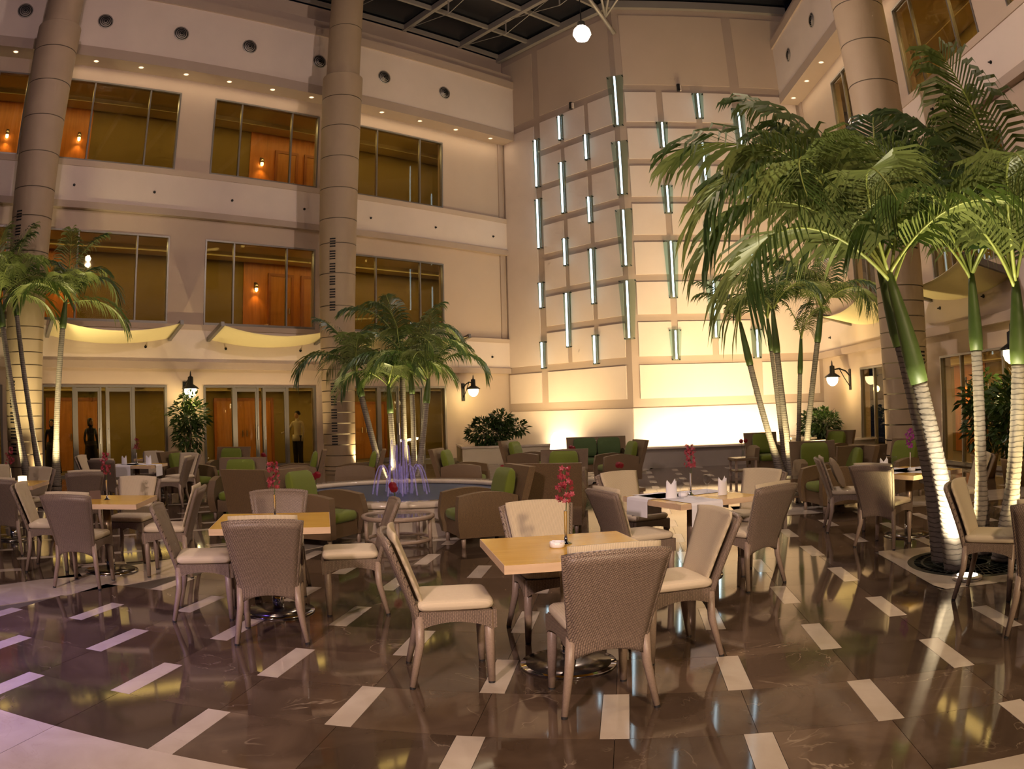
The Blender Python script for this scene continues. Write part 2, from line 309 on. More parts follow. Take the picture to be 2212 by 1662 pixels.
# ------------------------------------------------------------------ mesh builder
class MB:
    def __init__(s): s.v, s.f = [], []
    def quad(s, *p):
        i = len(s.v); s.v += [tuple(x) for x in p]; s.f.append(tuple(range(i, i + len(p)))); return s
    def box(s, x0, x1, y0, y1, z0, z1, m=None):
        i = len(s.v)
        P = [(x0,y0,z0),(x1,y0,z0),(x1,y1,z0),(x0,y1,z0),(x0,y0,z1),(x1,y0,z1),(x1,y1,z1),(x0,y1,z1)]
        s.v += [tuple(m @ Vector(p)) for p in P] if m else P
        s.f += [(i,i+3,i+2,i+1),(i+4,i+5,i+6,i+7),(i,i+1,i+5,i+4),(i+1,i+2,i+6,i+5),(i+2,i+3,i+7,i+6),(i+3,i,i+4,i+7)]; return s
    def bar(s, a, b, w, h=None, up=(0,0,1)):
        a, b = Vector(a), Vector(b); h = h or w; d = (b - a).normalized(); upv = Vector(up)
        if abs(d.dot(upv)) > 0.98: upv = Vector((1,0,0))
        sd = d.cross(upv).normalized() * (w / 2); u2 = sd.normalized().cross(d) * (h / 2)
        i = len(s.v)
        for p in (a, b):
            for q in (-sd-u2, sd-u2, sd+u2, -sd+u2): s.v.append(tuple(p + q))
        s.f += [(i,i+1,i+2,i+3),(i+7,i+6,i+5,i+4)] + [(i+k, i+4+k, i+4+(k+1)%4, i+(k+1)%4) for k in range(4)]; return s
    def tube(s, pts, rad, seg=8, cap=True):
        pts = [Vector(p) for p in pts]; n = len(pts)
        if not hasattr(rad, '__len__'): rad = [rad] * n
        i0 = len(s.v); ref = None
        for k, p in enumerate(pts):
            d = (pts[min(k+1, n-1)] - pts[max(k-1, 0)]).normalized()
            if ref is None: ref = d.orthogonal().normalized()
            ref = (ref - d * ref.dot(d)).normalized(); b = d.cross(ref)
            for j in range(seg):
                a = 2 * math.pi * j / seg
                s.v.append(tuple(p + (ref * math.cos(a) + b * math.sin(a)) * rad[k]))
        for k in range(n - 1):
            for j in range(seg):
                a = i0 + k*seg + j; b2 = i0 + k*seg + (j+1) % seg
                s.f.append((a, b2, b2 + seg, a + seg))
        if cap:
            s.f.append(tuple(i0 + j for j in reversed(range(seg)))); s.f.append(tuple(i0 + (n-1)*seg + j for j in range(seg)))
        return s
    def lathe(s, prof, seg=24, c=(0,0,0), close=False, cap=True):
        i0 = len(s.v); n = len(prof)
        for r, z in prof:
            for j in range(seg):
                a = 2*math.pi*j/seg; s.v.append((c[0]+r*math.cos(a), c[1]+r*math.sin(a), c[2]+z))
        m = n if close else n - 1
        for k in range(m):
            for j in range(seg):
                a = i0 + k*seg + j; b = i0 + k*seg + (j+1)%seg; k2 = ((k+1) % n) - k
                s.f.append((a, b, b + k2*seg, a + k2*seg))
        if not close and cap:
            if prof[0][0] > 1e-6: s.f.append(tuple(i0 + j for j in reversed(range(seg))))
            if prof[-1][0] > 1e-6: s.f.append(tuple(i0 + (n-1)*seg + j for j in range(seg)))
        return s
    def sheet(s, fn, nu, nv, th=None):
        """surface fn(u,v) -> point; th(u,v) -> second surface point for thickness"""
        i0 = len(s.v)
        for a in range(nu + 1):
            for b in range(nv + 1): s.v.append(tuple(fn(a/nu, b/nv)))
        W = nv + 1
        for a in range(nu):
            for b in range(nv): s.f.append((i0+a*W+b, i0+(a+1)*W+b, i0+(a+1)*W+b+1, i0+a*W+b+1))
        if th:
            i1 = len(s.v)
            for a in range(nu + 1):
                for b in range(nv + 1): s.v.append(tuple(th(a/nu, b/nv)))
            for a in range(nu):
                for b in range(nv): s.f.append((i1+a*W+b, i1+a*W+b+1, i1+(a+1)*W+b+1, i1+(a+1)*W+b))
            for a in range(nu):
                s.f.append((i0+a*W, i1+a*W, i1+(a+1)*W, i0+(a+1)*W)); s.f.append((i0+a*W+nv, i0+(a+1)*W+nv, i1+(a+1)*W+nv, i1+a*W+nv))
            for b in range(nv):
                s.f.append((i0+b, i0+b+1, i1+b+1, i1+b)); s.f.append((i0+nu*W+b, i1+nu*W+b, i1+nu*W+b+1, i0+nu*W+b+1))
        return s
    def prism(s, poly, z0, z1):
        i = len(s.v); n = len(poly)
        s.v += [(p[0], p[1], z0) for p in poly] + [(p[0], p[1], z1) for p in poly]
        s.f += [tuple(i + k for k in reversed(range(n))), tuple(i + n + k for k in range(n))]
        s.f += [(i+k, i+(k+1)%n, i+n+(k+1)%n, i+n+k) for k in range(n)]; return s
    def cushion(s, x0, x1, y0, y1, z0, z1, r=None, m=None, n=10, puff=0.0):
        """rounded box (superellipsoid-like)"""
        cx, cy_ = (x0+x1)/2, (y0+y1)/2; hx, hy, h = (x1-x0)/2, (y1-y0)/2, z1 - z0
        i0 = len(s.v); nu = n * 4; e = min(0.035, h*0.45)
        rings = [(e*2.5, z0), (e*0.75, z0 + h*0.03), (e*0.18, z0 + h*0.22), (0, z0 + h*0.48), (e*0.15, z0 + h*0.74), (e*0.6, z0 + h*0.92), (e*1.6, z0 + h*0.995), (e*4, z1 + puff*0.6)]
        def sp(c): return math.copysign(abs(c) ** 0.22, c)
        pts = []
        for ins, z in rings:
            for a in range(nu):
                t = 2*math.pi*(a + .5)/nu
                pts.append(Vector((cx + max(hx - ins, 0.01)*sp(math.cos(t)), cy_ + max(hy - ins, 0.01)*sp(math.sin(t)), z)))
        pts += [Vector((cx, cy_, z0)), Vector((cx, cy_, z1 + puff))]
        s.v += [tuple(m @ p) if m else tuple(p) for p in pts]
        R_ = len(rings)
        for b in range(R_ - 1):
            for a in range(nu):
                q = i0 + b*nu; s.f.append((q+a, q+(a+1)%nu, q+nu+(a+1)%nu, q+nu+a))
        for a in range(nu):
            s.f.append((i0 + R_*nu, i0 + (a+1)%nu, i0 + a)); s.f.append((i0 + R_*nu + 1, i0 + (R_-1)*nu + a, i0 + (R_-1)*nu + (a+1)%nu))
        return s
    def mesh(s, name, mat, smooth=False):
        me = bpy.data.meshes.new(name); me.from_pydata(s.v, [], s.f); me.update()
        if mat: me.materials.append(MATS[mat])
        if smooth:
            for p in me.polygons: p.use_smooth = True
        return me
    def build(s, name, mat, parent=None, mw=None, smooth=False):
        return mobj(name, s.mesh(name, mat, smooth), parent, mw)
def mobj(name, me, parent=None, mw=None):
    o = bpy.data.objects.new(name, me); col.objects.link(o)
    if parent is not None: o.parent = parent
    if mw is not None: o.matrix_local = mw
    return o
def tag(o, label, cat, group=None, kind=None):
    o['label'] = label
    if cat: o['category'] = cat
    if group: o['group'] = group
    if kind: o['kind'] = kind
    return o
def struct(o, label=None):
    o['kind'] = 'structure'
    if label: o['label'] = label
    return o
def empty(name, loc=(0,0,0), rz=0.0, mw=None):
    o = bpy.data.objects.new(name, None); col.objects.link(o); o.empty_display_size = 0.2
    if mw is not None: o.matrix_world = mw
    else: o.location = loc; o.rotation_euler = (0, 0, rz)
    return o
def T(x, y, z=0.0, rz=0.0):
    m = Matrix.Rotation(rz, 4, 'Z'); m.translation = (x, y, z); return m
def copy_tree(o, parent=None):
    c = o.copy(); col.objects.link(c); c.parent = parent
    for ch in o.children: copy_tree(ch, c)
    return c
ORD = ['first', 'second', 'third', 'fourth', 'fifth', 'sixth', 'seventh', 'eighth', 'ninth', 'tenth', 'eleventh', 'twelfth', 'thirteenth', 'fourteenth', 'fifteenth']

# ================================================================== THE SETTING
# ------------------------------------------------------------------ floor paving
GO = Vector((0.34989, 2.76676)); yw = R(-8.022)
GA = Vector((math.cos(yw), math.sin(yw))); GB = Vector((-math.sin(yw), math.cos(yw)))
SU, SV, HW = 0.67927, 0.60624, 0.07139
band_d = Vector((math.sin(R(28.5)), math.cos(R(28.5)))); band_n = Vector((band_d.y, -band_d.x))
B_LO, B_HI = -6.3, -7.1
def gp(k, r): return GO + GA * (k * SU) + GB * (r * SV)
def mirror(p):
    d = p.dot(band_n) - (B_LO + B_HI) / 2
    return p - band_n * (2 * d)
floor = MB().quad((-26, -5, -0.008), (14, -5, -0.008), (14, 30, -0.008), (-26, 30, -0.008)).build('floor', 'grout')
struct(floor, 'polished brown marble floor with pale inlaid strips')
J = 0.0015
def tile_mesh(nm, wx, wy, mat):
    return MB().box(-wx/2 + J, wx/2 - J, -wy/2 + J, wy/2 - J, -0.008, 0).mesh(nm, mat)
SLW = SU - HW
m_slab = tile_mesh('dark_slab', SLW, SV, 'dark_marble'); m_strip = tile_mesh('pale_strip', HW * 2, SV, 'pale_marble')
m_pale = tile_mesh('pale_slab', SU * 2, SV, 'pale_marble')
FOUNT = Vector((-1.7, 11.5)); PIT = gp(5, 6.5)
def inside_room(p):
    v = Vector((p.x, p.y, 0))
    if v.dot(nL) < -21.9 or v.x > 10.3: return False
    if v.dot(uL) > 18.9 and (v - KC).x < 0: return False
    if p.y > 24.4: return False
    return abs(p.x) < 1.05 * max(p.y, 0) + 2.6
def in_pad(k, r): return 3.9 < k < 6.1 and 5 <= r < 8
slabs, strips = [], []
for j in range(0, 40):
    for k in range(-40, 26):
        if (k + j) % 2 == 0: continue
        cand = [(gp(k, j + .5), 1, k)]
        for sgn in (1, -1): cand.append((gp(k, j + .5) + GA * (sgn * (HW + SU) / 2), 0, k + sgn * .55))
        for p, isstrip, kk in cand:
            if in_pad(kk, j) or (2.5 < kk < 12 and j in (13, 14) ): continue
            side = p.dot(band_n)
            for q, rot in ((p, yw), (mirror(p), None)):
                s = q.dot(band_n)
                if rot is not None and s < B_LO: continue
                if rot is None and (s > B_HI or side < B_LO): continue
                if not inside_room(q) or (q - FOUNT).length < 1.9: continue
                if rot is None:
                    dv = mirror(GO + GB) - mirror(GO); rz = math.atan2(dv.y, dv.x) - math.pi / 2
                else: rz = rot
                (strips if isstrip else slabs).append((q.length, q, rz))
slabs.sort(key=lambda t: t[0]); strips.sort(key=lambda t: t[0])
for lst, me, nm, far, mat, wx in ((slabs, m_slab, 'dark_slab', 'far_dark_paving', 'dark_marble', SLW), (strips, m_strip, 'pale_strip', 'far_pale_strips', 'pale_marble', HW * 2)):
    for d, q, rz in lst[:296]: mobj(nm, me, floor, T(q.x, q.y, 0, rz))
    mb = MB()
    for d, q, rz in lst[296:]: mb.box(-wx/2 + J, wx/2 - J, -SV/2 + J, SV/2 - J, -0.008, 0, T(q.x, q.y, 0, rz))
    if mb.v: mb.build(far, mat, floor)['kind'] = 'stuff'
# pale apron in front of the patterned field, mitre band, crossing band, pads
for j in range(-9, 0):
    for k in range(-7, 8):
        q = gp(k * 2 + (j % 2), j + .5)
        if -4 < q.x < 4 and q.dot(band_n) > B_LO and q.y > -1.5: mobj('pale_slab', m_pale, floor, T(q.x, q.y, 0, yw))
m_band = MB().box(-0.4 + J, 0.4 - J, -0.45 + J, 0.45 - J, -0.008, 0.0).mesh('band_slab', 'pale_marble')
for i in range(22):
    q = band_n * ((B_LO + B_HI) / 2) + band_d * (2.2 + i * 0.9)
    mobj('band_slab', m_band, floor, T(q.x, q.y, 0, -R(28.5)))
m_cross = MB().box(-SU/2 + J, SU/2 - J, -SV + J, SV - J, -0.008, 0.0).mesh('cross_slab', 'pale_marble')
for k in range(3, 12):
    q = gp(k + .0, 14); mobj('cross_slab', m_cross, floor, T(q.x, q.y, 0, yw))
pad = MB()
def ring_pad(mb, half_x, half_y, r, seg=48):
    for i in range(seg):
        a0, a1 = 2*math.pi*i/seg, 2*math.pi*(i+1)/seg
        def ed(a):
            c, s = math.cos(a), math.sin(a); t = min(half_x / max(abs(c), 1e-9), half_y / max(abs(s), 1e-9)); return (c*t, s*t, 0)
        mb.quad((r*math.cos(a0), r*math.sin(a0), 0), ed(a0), ed(a1), (r*math.cos(a1), r*math.sin(a1), 0))
    return mb
ring_pad(pad, SU * 1.1, SV * 1.5, 0.66).build('pale_pad', 'pale_marble', floor, T(PIT.x, PIT.y, 0.002, yw))
fr_ = MB()
for i in range(64):
    a0, a1 = 2*math.pi*i/64, 2*math.pi*(i+1)/64
    fr_.quad(*[(r*math.cos(a), r*math.sin(a), 0.001) for r, a in ((1.9, a0), (2.3, a0), (2.3, a1), (1.9, a1))])
fr_.build('pale_ring', 'pale_marble', floor, T(FOUNT.x, FOUNT.y, 0))

# ------------------------------------------------------------------ walls with openings
def wall_holes(name, x0, x1, z0, z1, holes, fr, mat, th=0.3):
    xs = sorted({x0, x1, *[h[0] for h in holes], *[h[1] for h in holes]}); zs = sorted({z0, z1, *[h[2] for h in holes], *[h[3] for h in holes]})
    mb = MB()
    for a, b in zip(xs, xs[1:]):
        for c, d in zip(zs, zs[1:]):
            mx, mz = (a + b) / 2, (c + d) / 2
            if any(h[0] < mx < h[1] and h[2] < mz < h[3] for h in holes): continue
            mb.box(a, b, 0, th, c, d)
    return struct(mb.build(name, mat, None, fr))
LW = [(-2.70, 1.05), (2.20, 6.0), (7.15, 10.91), (12.25, 16.0)]
RW = [(3.19, 6.95), (8.19, 11.95), (13.20, 16.95)]
WZ = [(4.29, 6.89), (8.91, 11.50)]; DZ = (0.02, 2.53)
RTOP = 15.75
wl = wall_holes('wall_left', -8, UC, 0, RTOP, [(a, b, c, d) for a, b in LW for c, d in WZ + [DZ]], FL, 'plaster')
wl['label'] = 'beige plastered atrium wall with three storeys of windows'
wr = wall_holes('wall_right', 0, 24, 0, RTOP, [(a, b, c, d) for a, b in RW for c, d in WZ + [DZ]], FR, 'plaster')
wr['label'] = 'beige plastered atrium wall behind the tall palms'
wf = struct(MB().box(0, WF, 0, 0.3, 0, RTOP).build('wall_back_left', 'beige', None, FF), 'left face of the feature wall with blue light tubes')
wg = struct(MB().box(0, WG, 0, 0.3, 0, RTOP).build('wall_back_right', 'beige', None, FG), 'right face of the feature wall above the bright pool')

# feature wall panels: raised white fields between beige bands
ZB = [12.41, 11.05, 9.70, 8.37, 7.07, 5.75, 4.45, 3.10]
def panels(wall, cols, margin, fr_w, side):
    HB = 0.125
    def pn(x0, x1, z0, z1): MB().box(x0, x1, -0.035, 0.0, z0, z1).build('panel', 'panel_white', wall)
    for (x0, x1) in cols:
        for a, b in zip(ZB, ZB[1:]): pn(x0, x1, b + HB, a - HB)
    for (x0, x1) in margin: pn(x0, x1, ZB[-1] + HB, ZB[0] - 0.17)
# F: strips centred n+22 = 2.0 (wide), 3.30, 4.55, corner 6.04 ; G: 1.43, 2.76, 4.16 (wide)
FS = [(2.00, 0.17), (3.30, 0.105), (4.55, 0.105), (6.04, 0.24)]
GS = [(0.0, 0.24), (1.43, 0.105), (2.76, 0.105), (4.16, 0.17)]
panels(wf, [(a + wa, b - wb) for (a, wa), (b, wb) in zip(FS, FS[1:])], [(0.12, 1.83)], WF, 'F')
panels(wg, [(a + wa, b - wb) for (a, wa), (b, wb) in zip(GS, GS[1:])], [(4.33, 6.36)], WG, 'G')
for wall, spans in ((wf, [(0.12, 1.83), (2.17, 5.80)]), (wg, [(0.24, 3.99), (4.33, 6.36)])):
    for a, b in spans:
        MB().box(a, b, -0.035, 0, 1.88, 2.95).build('panel', 'panel_white', wall)
        MB().box(a, b, -0.02, 0, 12.58, 15.4).build('panel', 'plaster', wall)
    MB().box(0, WF if wall is wf else WG, -0.03, 0, 0, 1.58).build('base_field', 'panel_white', wall)

# spandrels, ledges and the deep top fascia
def band(nm, fr, x0, x1, y, z0, z1, mat, par=None):
    return MB().box(x0, x1, y, 0.0, z0, z1).build(nm, mat, par, None if par else fr)
ti = 1
for fr, x0, x1, who in ((FL, -8, UC - 0.02, 'left'), (FR, 0.02, 24, 'right')):
    for z0, z1, zl, zb in ((7.68, 8.73, 8.91, 7.48), (3.20, 4.14, 4.29, 3.0)):
        o = struct(band('trim_%d' % ti, fr, x0, x1, -0.14, z0, z1, 'panel_white')); ti += 1
        o['label'] = 'white spandrel band below the %s windows of the %s wall' % ('upper' if z0 > 5 else 'lower', who)
        band('ledge', fr, x0, x1, -0.17, z1, zl, 'plaster', o); band('lip', fr, x0, x1, -0.20, zb, z0, 'beige', o)
    o = struct(band('trim_%d' % ti, fr, x0, x1, -0.70, 12.30, 14.18, 'panel_white')); ti += 1
    o['label'] = 'deep white fascia with round vents on top of the %s wall' % who
    MB().box(x0, x1, -0.72, 0, 11.97, 12.30).build('soffit_band', 'beige', o)
    MB().box(x0, x1, -0.76, 0, 14.18, 14.50).build('cornice', 'beige', o)
    MB().box(x0, x1, -0.60, 0, 14.50, 14.85).build('cornice', 'beige', o)
o = struct(MB().box(UC - 0.30, UC - 0.10, -0.05, 0, 4.29, 11.97).build('trim_%d' % ti, 'beige', None, FL), 'beige corner strip beside the feature wall'); ti += 1
o = struct(MB().box(0.10, 0.36, -0.05, 0, 4.29, 11.97).build('trim_%d' % ti, 'beige', None, FR), 'beige corner strip between feature wall and right wall'); ti += 1

# roof: dark glazing on steel beams
ceil = struct(MB().box(-30, 26, -8, 44, RTOP + 0.25, RTOP + 0.3).build('ceiling', 'roof_glass'), 'dark night-time glass roof')
for u in (-3.9, -1.3, 1.3, 3.9, 6.5, 9.1, 11.65, 14.2, 16.8):
    MB().bar(uL*u + nL*-22 + Vector((0,0,RTOP + 0.1)), uL*u + nL*-2 + Vector((0,0,RTOP + 0.1)), 0.15, 0.24).build('beam', 'steel', ceil)
for n in (-21.9, -20.15, -18.3, -16.4, -14.5, -12.6, -10.7):
    MB().bar(uL*-6 + nL*n + Vector((0,0,RTOP + 0.12)), uL*18.8 + nL*n + Vector((0,0,RTOP + 0.12)), 0.10, 0.16).build('purlin', 'steel', ceil)
MB().bar(uL*18.75 + nL*-22 + Vector((0,0,RTOP + 0.02)), uL*18.75 + nL*-16.0 + Vector((0,0,RTOP + 0.02)), 0.18, 0.30).build('edge_beam', 'steel', ceil)
MB().bar(P(FG, -0.3, -0.1, RTOP + 0.05), P(FG, 6.5, -0.1, RTOP + 0.05), 0.18, 0.30).build('edge_beam', 'steel', ceil)
for u in (11.65, 14.2, 16.8):          # tie rods under the beams
    for n in (-19.2, -16.4):
        b0 = uL*u + nL*n + Vector((0,0,RTOP)); b1 = b0 - Vector((0,0,0.55))
        MB().bar(b0, b1, 0.05).build('strut', 'steel', ceil)
        MB().tube([b1, uL*u + nL*(n - 2.6) + Vector((0,0,RTOP))], 0.014, 6).build('tie_rod', 'steel', ceil)
        MB().tube([b1, uL*u + nL*(n + 2.6) + Vector((0,0,RTOP))], 0.014, 6).build('tie_rod', 'steel', ceil)
node = P(FG, 0.05, -0.15, 14.55)
tr = empty('roof_truss', node); tag(tr, 'steel tube truss hanging in a V over the corner of the feature wall', 'truss')
for nm, e, r in (('chord', (-1.9, -1.6, 2.4), 0.075), ('chord', (-0.75, -1.9, 2.4), 0.05), ('web', (0.1, -2.1, 2.4), 0.045), ('web', (1.15, -1.4, 2.4), 0.045)):
    st = Vector((0, 0, 0)) if nm == 'chord' and r > 0.06 else Vector((-0.32, -0.3, 0.52))
    MB().tube([st, FG.to_3x3() @ Vector(e)], r, 10).build(nm, 'steel', tr, smooth=True)

# ------------------------------------------------------------------ windows and glazed doors
wn = 1
def window(fr, x0, x1, z0, z1, label):
    global wn
    e = empty('window_%d' % wn, mw=fr); wn += 1; struct(e, label)
    f = 0.05
    fm = MB().box(x0, x1, -0.02, 0.12, z1 - f, z1).box(x0, x1, -0.02, 0.12, z0, z0 + 0.09).box(x0, x0 + f, -0.02, 0.12, z0 + 0.09, z1 - f).box(x1 - f, x1, -0.02, 0.12, z0 + 0.09, z1 - f)
    fm.build('frame', 'alu', e)
    ms = [x0 + (x1 - x0) * t for t in (0.255, 0.735)]
    for m in ms: MB().box(m - 0.025, m + 0.025, 0.0, 0.10, z0 + 0.09, z1 - f).build('mullion', 'alu', e)
    ed = [x0 + f] + ms + [x1 - f]
    for a, b in zip(ed, ed[1:]): MB().box(a + 0.02, b - 0.02, 0.045, 0.055, z0 + 0.09, z1 - f).build('pane', 'pane', e)
dn = 1
def glazed_door(fr, x0, x1, label):
    global dn
    e = empty('door_%d' % dn, mw=fr); dn += 1; struct(e, label)
    z0, z1 = 0.02, 2.53
    MB().box(x0, x1, -0.03, 0.12, z1 - 0.06, z1).box(x0, x0 + 0.07, -0.03, 0.12, z0, z1 - 0.06).box(x1 - 0.07, x1, -0.03, 0.12, z0, z1 - 0.06).build('frame', 'alu', e)
    MB().box(x0, x1, -0.03, 0.12, 0.0, 0.05).build('threshold', 'alu', e)
    ps = [(0.93, 1.04), (1.74, 1.80), (1.93, 1.99), (2.72, 2.81)]
    for a, b in ps: MB().box(x0 + a, x0 + b, -0.02, 0.10, 0.05, z1 - 0.06).build('post', 'alu', e)
    ed = [(0.07, 0.93, 0), (1.04, 1.74, 1), (1.80, 1.93, 0), (1.99, 2.72, 1), (2.81, x1 - x0 - 0.07, 0)]
    for a, b, leaf in ed:
        if leaf:
            lf = MB().box(x0 + a, x0 + b, 0.0, 0.06, 0.06, 0.16).box(x0 + a, x0 + b, 0.0, 0.06, z1 - 0.18, z1 - 0.07).box(x0 + a, x0 + a + 0.05, 0, 0.06, 0.16, z1 - 0.18).box(x0 + b - 0.05, x0 + b, 0, 0.06, 0.16, z1 - 0.18).build('door_leaf', 'alu', e)
            MB().box(x0 + a + 0.05, x0 + b - 0.05, 0.025, 0.035, 0.16, z1 - 0.18).build('pane', 'pane', lf)
            MB().bar((x0 + (b if a < 1.5 else a), -0.05, 0.9), (x0 + (b if a < 1.5 else a), -0.05, 1.3), 0.025).build('handle', 'brushed', lf)
        else: MB().box(x0 + a, x0 + b, 0.045, 0.055, 0.06, z1 - 0.06).build('pane', 'pane', e)
SIDE = {0: 'far left', 1: 'left of the planted pier', 2: 'between planted pier and round column', 3: 'right of the round column'}
for i, (a, b) in enumerate(LW):
    window(FL, a, b, *WZ[0], 'second-floor three-pane corridor window, left wall, ' + SIDE[i])
    window(FL, a, b, *WZ[1], 'third-floor three-pane corridor window, left wall, ' + SIDE[i])
    glazed_door(FL, a, b, 'glazed ground-floor doors of the left wall, ' + SIDE[i])
SIDR = ['next to the feature wall', 'beside the round column', 'nearest the camera']
for i, (a, b) in enumerate(RW):
    window(FR, a, b, *WZ[0], 'second-floor window of the right wall, ' + SIDR[i])
    window(FR, a, b, *WZ[1], 'third-floor window of the right wall, ' + SIDR[i])
    window(FR, a, b, 0.02, 2.53, 'ground-floor glazing of the right wall, ' + SIDR[i])

# ------------------------------------------------------------------ corridors behind the glass
cb = MB()
for zf, zc in ((0.0, 2.62), (4.2, 7.05), (8.8, 11.85)):
    cb.box(-8, UC, 2.8, 2.95, zf, zc)
cwl = struct(cb.build('wall_corridor_left', 'corridor_wall', None, FL), 'olive corridor wall behind the left windows')
cb = MB()
for zf, zc in ((0.0, 2.62), (4.2, 7.05), (8.8, 11.85)): cb.box(0, 24, 2.8, 2.95, zf, zc)
cwr = struct(cb.build('wall_corridor_right', 'corridor_wall', None, FR), 'ochre corridor wall behind the right windows')
for fr, x0, x1, wall in ((FL, -8, UC, cwl), (FR, 0, 24, cwr)):
    for z in (2.62, 7.05, 11.85): MB().box(x0, x1, 0.3, 2.95, z, z + 0.1).build('corridor_ceiling', 'corridor_ceiling', wall)
    for z in (4.2, 8.8): MB().box(x0, x1, 0.3, 2.95, z - 0.1, z).build('corridor_floor', 'corridor_floor', wall)
    for z in (2.62, 7.05, 11.85): MB().box(x0, x1, 2.1, 2.8, z - 0.16, z).build('bulkhead', 'corridor_ceiling', wall)
def wood_panel(fr, wall, x0, x1, z0, z1): MB().box(x0, x1, 2.76, 2.8, z0, z1).build('wood_panel', 'panel_wood', wall)
def wood_door(fr, x0, x1, z0, z1, label, leaves=1):
    global dn
    e = empty('door_%d' % dn, mw=fr); dn += 1; struct(e, label)
    MB().box(x0, x0 + 0.10, 2.68, 2.76, z0, z1).box(x1 - 0.10, x1, 2.68, 2.76, z0, z1).box(x0, x1, 2.68, 2.76, z1, z1 + 0.10).build('frame', 'door_frame_wood', e)
    wd = (x1 - x0 - 0.2) / leaves
    for i in range(leaves):
        lf = MB().box(x0 + 0.1 + i*wd + 0.004, x0 + 0.1 + (i+1)*wd - 0.004, 2.70, 2.755, z0, z1).build('door_leaf', 'door_wood', e)
        hx = x0 + 0.1 + (wd - 0.08 if i == 0 else wd + 0.08)
        MB().bar((hx, 2.67, z0 + 0.95), (hx, 2.67, z0 + 1.15), 0.03).build('handle', 'brushed', lf)
for x0, x1, z0, z1 in ((2.3, 3.64, 8.8, 11.69), (9.55, 13.0, 8.8, 11.69), (9.5, 13.0, 4.2, 6.89), (2.3, 3.64, 4.2, 6.89), (-2.6, 1.5, 8.8, 11.69), (-2.6, 1.5, 4.2, 6.89)):
    wood_panel(FL, cwl, x0, x1, z0, z1)
wood_door(FL, 10.52, 11.44, 8.8, 11.0, 'orange wooden corridor door on the third floor beside the wall sconce')
wood_door(FL, 11.70, 12.62, 8.8, 11.0, 'orange wooden corridor door on the third floor near the round column')
wood_door(FL, 10.42, 11.40, 4.2, 6.45, 'orange wooden corridor door on the second floor beside the wall sconce')
wood_door(FL, 11.70, 12.62, 4.2, 6.45, 'orange wooden corridor door on the second floor near the round column')
wood_door(FL, 2.62, 4.45, 0.0, 2.16, 'dark wooden double door behind the glass, left of the planted pier', 2)
wood_door(FL, 8.40, 10.60, 0.0, 2.14, 'red-framed wooden double door behind the glazed doors', 2)
wood_door(FL, 13.2, 15.2, 0.0, 1.98, 'wooden double door behind the fountain palms', 2)
for x0, x1, z0, z1 in ((4.2, 6.0, 0, 2.46), (9.4, 11.2, 8.8, 11.69), (13.4, 15.5, 0, 2.46), (10.4, 11.8, 0, 2.46)):
    wood_panel(FR, cwr, x0, x1, z0, z1)

# ================================================================== THINGS FIXED TO THE BUILDING
# ------------------------------------------------------------------ round columns, slightly flaring upward, with ring joints
def column(loc, rz, label, vent_side):
    e = empty('column', loc, rz); tag(e, label, 'column')
    zs = [0.0, 0.12] + [0.12 + 0.31 * i for i in range(1, 13)] + [4.75, 5.7, 6.6, 7.35, 8.3, 9.3, 10.3, 11.3, 12.1]
    rad = lambda z: 0.455 + 0.18 * z / 12.1
    MB().lathe([(rad(0) - 0.015, 0.0), (rad(12.1) - 0.015, 12.1), (0.515, 12.1), (0.515, RTOP)], 40).build('core', 'joint', e, smooth=False)
    for a, b in zip(zs, zs[1:]):
        g = 0.012
        MB().lathe([(rad(a), a + g), (rad(b), b - g)], 40, cap=False).build('drum', 'column', e, smooth=False)
    for a, b in ((12.1, 13.9), (13.9, RTOP)):
        MB().lathe([(0.53, a + 0.01), (0.53, b - 0.01)], 40, cap=False).build('drum', 'column', e, smooth=False)
    for o in e.children:
        for p in o.data.polygons: p.use_smooth = len(p.vertices) == 4
    # ventilation slots running up one flank
    for z0, z1 in ((0.75, 2.55), (4.6, 6.75)):
        z = z0; i = 0
        while z < z1:
            a = vent_side; r = rad(z) + 0.001
            mm = Matrix.Rotation(a, 4, 'Z')
            MB().box(r - 0.02, r + 0.004, -0.085, 0.085, z, z + 0.035, mm).build('vent_slot', 'dark_slot', e)
            i += 1; z += 0.075 if i % 4 else 0.15
    return e
nc = -20.1
for u, lb in ((1.55, 'round flaring column at the far left behind the leaning palm'), (10.72, 'round flaring column lit from below, left of the fountain')):
    p = uL*u + nL*nc; column((p.x, p.y, 0), R(40.93), lb, math.atan2(-0.72, -0.70))
p = P(FR, 9.95, -1.9, 0); column((p.x, p.y, 0), R(-92.28), 'round flaring column of the right wall behind the foreground palms', R(25))
for u, n, pw in ((2.0, nc + 0.45, 150), (11.22, nc + 0.42, 320)):
    p = uL*u + nL*n; c0 = uL*(u - 0.5) + nL*nc
    light('column_uplight', 'SPOT', (p.x, p.y, 0.10), pw, (1.0, 0.76, 0.36), target=(c0.x, c0.y, 2.6), size=0.05, spot=80, blend=0.9)
p = P(FR, 9.25, -2.55, 0.1); light('column_uplight', 'SPOT', p, 260, (1.0, 0.76, 0.36), target=P(FR, 9.7, -1.9, 3.0), size=0.05, spot=75, blend=0.9)
def uplight(loc, label, s=1.0):
    e = empty('uplight', loc); tag(e, label, 'spotlight', 'floor uplights')
    MB().lathe([(0.10*s, 0.0), (0.11*s, 0.01), (0.11*s, 0.03), (0.085*s, 0.04)], 20).build('ring', 'brushed', e, smooth=True)
    MB().lathe([(0.0, 0.042), (0.075*s, 0.041)], 20).build('lens', 'uplight_glow', e)
